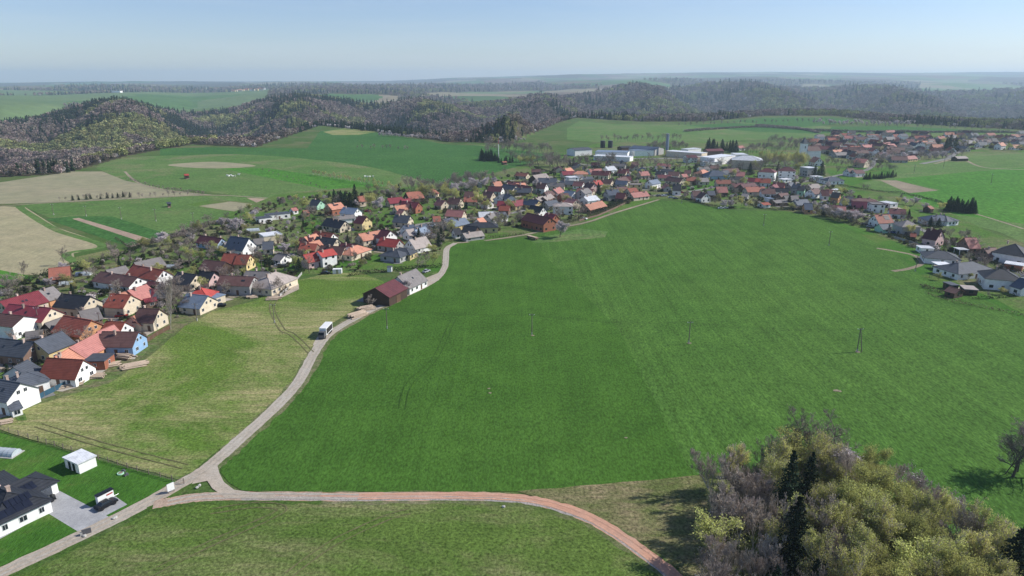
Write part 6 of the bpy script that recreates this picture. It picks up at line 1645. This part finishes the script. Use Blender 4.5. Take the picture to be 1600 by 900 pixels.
fence([(905, 350 - 4), (935, 338), (960, 327), (985, 315)], 1.2, WALL['brown'], 'low brown fence along the field path')
fence([(1395, 372), (1440, 386), (1470, 398)], 1.3, WALL['grey'], 'grey garden fence in front of the pink house')
fence([(1452, 434), (1485, 436), (1535, 430)], 1.2, M['pole'], 'light wire fence under the large slate bungalow', solid=False, step=4)
hedge([(1445, 458), (1480, 470), (1530, 480), (1580, 490), (1620, 500)], 1.6, 1.2, 'shrub', 'weedy boundary strip below the last gardens on the right')
fence([(1254, 330), (1275, 334)], 1.5, WALL['skyblue'], 'pale blue fence in front of the orange gabled house')
# sheep on the far pasture
def sheep_mesh():
    m = MB(); P = [(-.55, .75), (-.35, .95), (0, 1.0), (.35, .95), (.55, .85)]
    for i in range(4):
        x0_, z0_ = P[i]; x1_, z1_ = P[i + 1]; m.tube((x0_, 0, z0_ - .28), (x1_, 0, z1_ - .28), .27 + .04 * (i % 2), .3, 10)
    m.tube((.5, 0, .75), (.85, 0, .98), .16, .13, 8); m.tube((.82, 0, 1.0), (1.08, 0, .86), .13, .07, 8)
    for x in (-.4, .35):
        for y in (-.15, .15): m.tube((x, y, .5), (x, y, 0), .06, .04, 6)
    return m.mesh('sheep', WALL['white'])
SM = sheep_mesh()
for i, (x, y) in enumerate([(355, 275.5), (358, 276.5), (361, 275), (364, 276.5), (368, 276), (373, 274), (570, 277), (574, 277.5), (578, 277.3), (583, 277)]):
    g_ = ground(x, y); o = bpy.data.objects.new('sheep', SM); link(o); o.location = (g_.x, g_.y, .06); o.rotation_euler = (0, 0, i * 1.3); o.scale = (1.5, 1.5, 1.5)
    tag(o, '%s white sheep from the left grazing on the %s' % (ORD[i + 1] if i < 6 else ORD[i - 5], 'pasture right of the small shelter' if i < 6 else 'strip beside the young trees'), 'sheep', 'grazing sheep')
# white container, water tank
g_ = G('Z5', 675, 568); o = empty('container', (g_.x, g_.y, .12), R(5)); m = MB(); m.box((0, 0, 1.1), (4, 2.2, 2.1)); m.build('shell', M['whitepaint'], o); m = MB(); m.box((0, -1.12, 1.05), (1, .06, 1.9)); m.build('door', M['steel'], o); tag(o, 'small white container at the meadow edge', 'container')
g_ = G('Z5', 1107, 555); o = empty('garden_hut', (g_.x, g_.y, .12), R(0)); m = MB(); m.box((0, 0, 1.2), (2, 2, 2.3)); m.build('wall', M['whitepaint'], o); m = MB(); m.box((0, 0, 2.45), (2.4, 2.4, .15)); m.build('roof', ROOF['slate'], o); tag(o, 'tiny white hut behind the red barn', 'hut')
# ================================================================ HAZE
bpy.context.view_layer.update()
zb = float(ZZ.min()) - 1.5; zt_ = max(float(ZZ.max()) + 40, H + 20)
m = MB(); yb = FY * 1.25 + 100; xb = 1.35 * (FY * 1.25 + 170) + 200
m.box((0, (yb - 700) / 2, (zb + zt_) / 2), (2 * xb, yb + 700, zt_ - zb))
hm = bpy.data.materials.new('haze'); hm.use_nodes = True; ht = hm.node_tree; ht.nodes.clear()
pv = ht.nodes.new('ShaderNodeVolumePrincipled'); mo = ht.nodes.new('ShaderNodeOutputMaterial'); ht.links.new(pv.outputs[0], mo.inputs['Volume'])
pv.inputs['Color'].default_value = (0.64, 0.82, 1.0, 1); pv.inputs['Density'].default_value = 0.00008; pv.inputs['Anisotropy'].default_value = 0.2
o = m.build('haze', hm); tag(o, kind='stuff')
